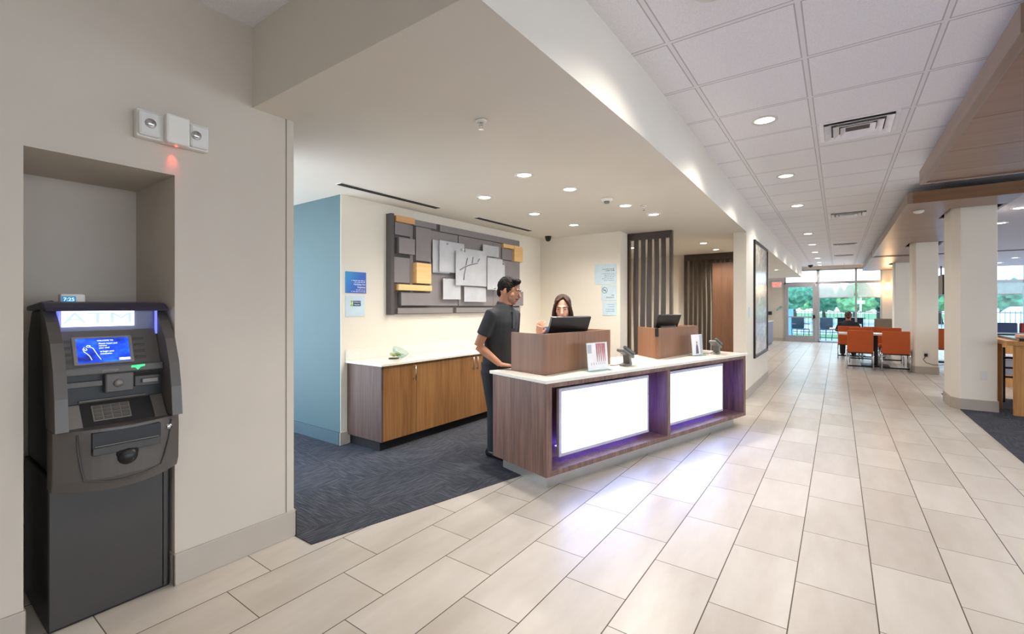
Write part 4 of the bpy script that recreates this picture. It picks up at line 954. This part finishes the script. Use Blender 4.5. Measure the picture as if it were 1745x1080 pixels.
person('person', 'seated person in dark jacket seen from behind near end window', (.22, 15.02, 0), 0, 1, SKIN, plain('auburn_hair', (74, 44, 38), .5, var=.2), dict(
    hz=.52, sh=.92, head=V((0, .04, 1.09)), lean=.08, w=1.1, legR=[(.12, .40, .50), (.12, .42, .07)], legL=[(-.12, .40, .50), (-.12, .42, .07)],
    armR=[(.25, .08, .72), (.16, .32, .77), (-.2, .95, 0), (0, 0, -1), 1, .15], armL=[(-.25, .08, .72), (-.16, .32, .77), (.2, .95, 0), (0, 0, -1), -1, .15],
    yaw=0, pitch=.2, top=plain('dark_jacket', (30, 28, 36), .8), top_name='jacket', sleeve=2, hair='short', vox=.008))
# ------------------------------------------------------------------ outside
struct(MB().box(-12, 30, FARY+.15, 27.5, -.16, -.02).build('ground', PATIO))
struct(MB().box(-60, 90, 27.5, 62, -.25, -.05).build('ground', ASPH))
struct(MB().box(-60, 90, 62, 120, -.25, -.04).build('ground', GRASS))
tag(MB().box(-5, 1.2, 23.9, 26.5, -.02, .03).build('lawn_strip', GRASS), 'strip of green lawn on the patio outside the glass door', 'lawn', kind='stuff')
for k, (x0, x1) in enumerate(((-4.5, -1.6), (-1.55, 1.3), (1.35, 4.2), (4.25, 7.1), (7.15, 10))):
    f = thing('patio_fence', '', 'fence', (x0, 26.6, -.02), 0, 'black picket fence sections beyond the patio'); L = x1-x0
    f['label'] = ['black picket fence section seen through left half of glass door', 'black picket fence section behind the window beside the door', 'black picket fence section seen through narrow end pane', 'black picket fence section seen between the columns', 'black picket fence section right of the nearest column'][k]
    MB().box(0, L, -.015, .015, 1.1, 1.14).box(0, L, -.015, .015, .12, .16).build('rail', FENCE, f)
    for q in range(int(L/.145)):
        MB().box(.07+q*.145, .088+q*.145, -.009, .009, .0, 1.2).build('picket', FENCE, f)
def patio_chair(x, y, rz, label):
    o = thing('patio_chair', label, 'patio chair', (x, y, -.02), rz, 'dark patio chairs outside')
    MB().box(-.24, .24, -.22, .22, .42, .46).build('seat', PATF, o, bevel=.01); MB().box(-.25, .25, .2, .25, .46, .92).build('backrest', PATF, o, bevel=.02)
    for a in (-1, 1):
        for b_ in (-1, 1): MB().cyl((a*.22, b_*.2, 0), (a*.24, b_*.23, .44), .014, 8).build('leg', PATF, o)
        MB().box(a*.25-.02, a*.25+.02, -.2, .22, .64, .67).build('armrest', PATF, o)
patio_chair(-1.28, 22.5, .5, 'dark patio chair outside, seen through glass door')
patio_chair(-.50, 22.5, -.5, 'dark patio chair outside, left of the seated person')
o = thing('patio_table', 'black high patio table outside behind the seated person', 'patio table', (-.1, 22.7, -.02))
MB().box(0, .98, 0, .7, .9, .93).build('tabletop', BLACK, o); MB().box(.08, .9, .05, .65, .68, .9).build('apron', BLACK, o)
for x in (.09, .87):
    for y in (.06, .62): MB().box(x, x+.04, y, y+.04, 0, .9).build('leg', BLACK, o)
tag(MB().box(-2.2, -1.62, 23.7, 23.8, -.02, 1.25).build('patio_partition', plain('pale_blue_panel', (150, 200, 222), .5)), 'pale blue partition standing outside at left of the glass door', 'partition')
def crown(name, seed, mat_, r, parent, z):
    rnd = random.Random(seed); m = MB()
    for q in range(16):
        a = rnd.uniform(0, 6.28); rr = rnd.uniform(0, .75)*r; h = rnd.uniform(-.32, .36)*r
        m.ell((rr*math.cos(a), rr*math.sin(a), z+h), (r*rnd.uniform(.36, .5), r*rnd.uniform(.36, .5), r*.34), None, 12, 8)
    c = m.build(name, mat_, parent, True)
    s_ = c.modifiers.new('s', 'SUBSURF'); s_.levels = s_.render_levels = 2; s_.subdivision_type = 'SIMPLE'
    tx = bpy.data.textures.get('leaftex') or bpy.data.textures.new('leaftex', 'CLOUDS'); tx.noise_scale = .35; tx.noise_depth = 4
    dm = c.modifiers.new('d', 'DISPLACE'); dm.texture = tx; dm.strength = .8; dm.texture_coords = 'GLOBAL'
    return c
protos = []
for k in range(3):
    o = thing('tree', '', 'tree', (0, 0, -.05), 0, 'green trees beyond the parking lot')
    MB().tube([(0, 0, 0), (.1, 0, .8), (0, .1, 1.8)], [.18, .13, .09], 10).build('trunk', BARK, o, True)
    crown('crown', 11+k, [LEAF, LEAF2, LEAF][k], 1.65, o, 2.05); protos.append(o)
tl = [(-2.0, 56, 1, 'pale green tree outside farthest back, seen through right half of door glass'), (-4.6, 49, 0, 'dark green tree outside seen through left half of the door glass'), (-3.0, 44, 2, 'dark green tree outside seen through right half of the door glass'), (-1.0, 49, 0, 'tree outside behind window just right of the door'), (1.0, 44, 1, 'tree outside behind the pendant lamp'), (2.8, 49, 2, 'tree outside behind the seated person'), (4.8, 44, 0, 'tree outside behind white sign post'), (6.6, 49, 1, 'light green tree outside in narrow end pane'), (9.0, 44, 2, 'tree outside behind the sconce pier'), (11.2, 49, 0, 'tree outside in the gap between the two nearest columns'), (13.4, 44, 2, 'second tree outside in gap between the nearest columns'), (15.6, 49, 1, 'tree outside hidden mostly by nearest column'), (17.8, 44, 0, 'tree outside just right of nearest column'), (20.2, 49, 2, 'tree outside in far right window, beside the mullion'), (22.6, 44, 0, 'tree outside at the right picture edge'), (25.0, 49, 1, 'tree outside past the right picture edge'), (-8.6, 52, 2, 'tree outside glimpsed at the left door frame')]
used = set()
for x, y, k, lb in tl:
    if k in used: o = dup(protos[k], (x, y, -.05), random.uniform(0, 6), lb)
    else: o = protos[k]; o.location = (x, y, -.05); o['label'] = lb; used.add(k)
def car(x, y, rz, mat_, label):
    o = thing('parked_car', label, 'car', (x, y, -.05), rz)
    MB().prism_y([(-2.1, .35), (2.1, .35), (2.15, .7), (1.9, .85), (1.0, .92), (.35, 1.38), (-1.1, 1.4), (-1.7, .98), (-2.1, .9)], -.85, .85).build('body', mat_, o, bevel=.08, seg=3)
    MB().prism_y([(.9, .93), (.36, 1.33), (-1.05, 1.35), (-1.5, .98)], -.86, .86).build('windows', BLACK, o)
    for a in (-1.35, 1.35):
        for b_ in (-.8, .8): MB().lathe([(.001, -.1), (.32, -.1), (.32, .1), (.001, .1)], 20, Matrix.Translation((a, b_, .32)) @ Matrix.Rotation(PI/2, 4, 'X')).build('wheel', BLACK, o)
WC = plain('white_car_paint', (232, 234, 238), .25)
car(7.6, 29.5, .5, WC, 'white car parked outside, right of the nearest column'); car(12.6, 32.5, .2, plain('red_car_paint', (120, 34, 36), .3), 'dark red car parked outside at the right edge')

tag(MB().cyl((1.05, 33, -.05), (1.05, 33, 2.0), .05).box(.85, 1.25, 32.95, 33.05, 1.5, 1.7).build('lot_sign_post', WHITEP), 'white sign post in the parking lot behind the end window', 'sign post')
# ------------------------------------------------------------------ light, world, camera
wd = bpy.data.worlds.new('World'); scn.world = wd; wd.use_nodes = True
t = NT(wd); bg = t.n['Background']
tc = t.new('ShaderNodeTexCoord'); sp = t.new('ShaderNodeSeparateXYZ'); t.l.new(tc.outputs['Generated'], sp.inputs[0])
c = t.ramp(sp.outputs[2], [(0, (.80, .88, .96, 1)), (.25, (.70, .84, 1, 1)), (1, (.42, .62, .95, 1))])
t.l.new(c, bg.inputs[0]); bg.inputs[1].default_value = 2.7
cam = bpy.data.cameras.new('Camera'); co = bpy.data.objects.new('Camera', cam); COL.objects.link(co)
co.location = (0, 0, 1.35); co.rotation_euler = (PI/2, 0, .6192829)
cam.sensor_fit = 'HORIZONTAL'; cam.sensor_width = 36; cam.lens = 779.675/1745*36; cam.shift_y = -(540-522.27)/1745; cam.clip_start = .05; cam.clip_end = 300
scn.camera = co
vs = scn.view_settings; vs.view_transform = 'Standard'; vs.look = 'None'; vs.gamma = 1; vs.use_curve_mapping = False; vs.exposure = .86
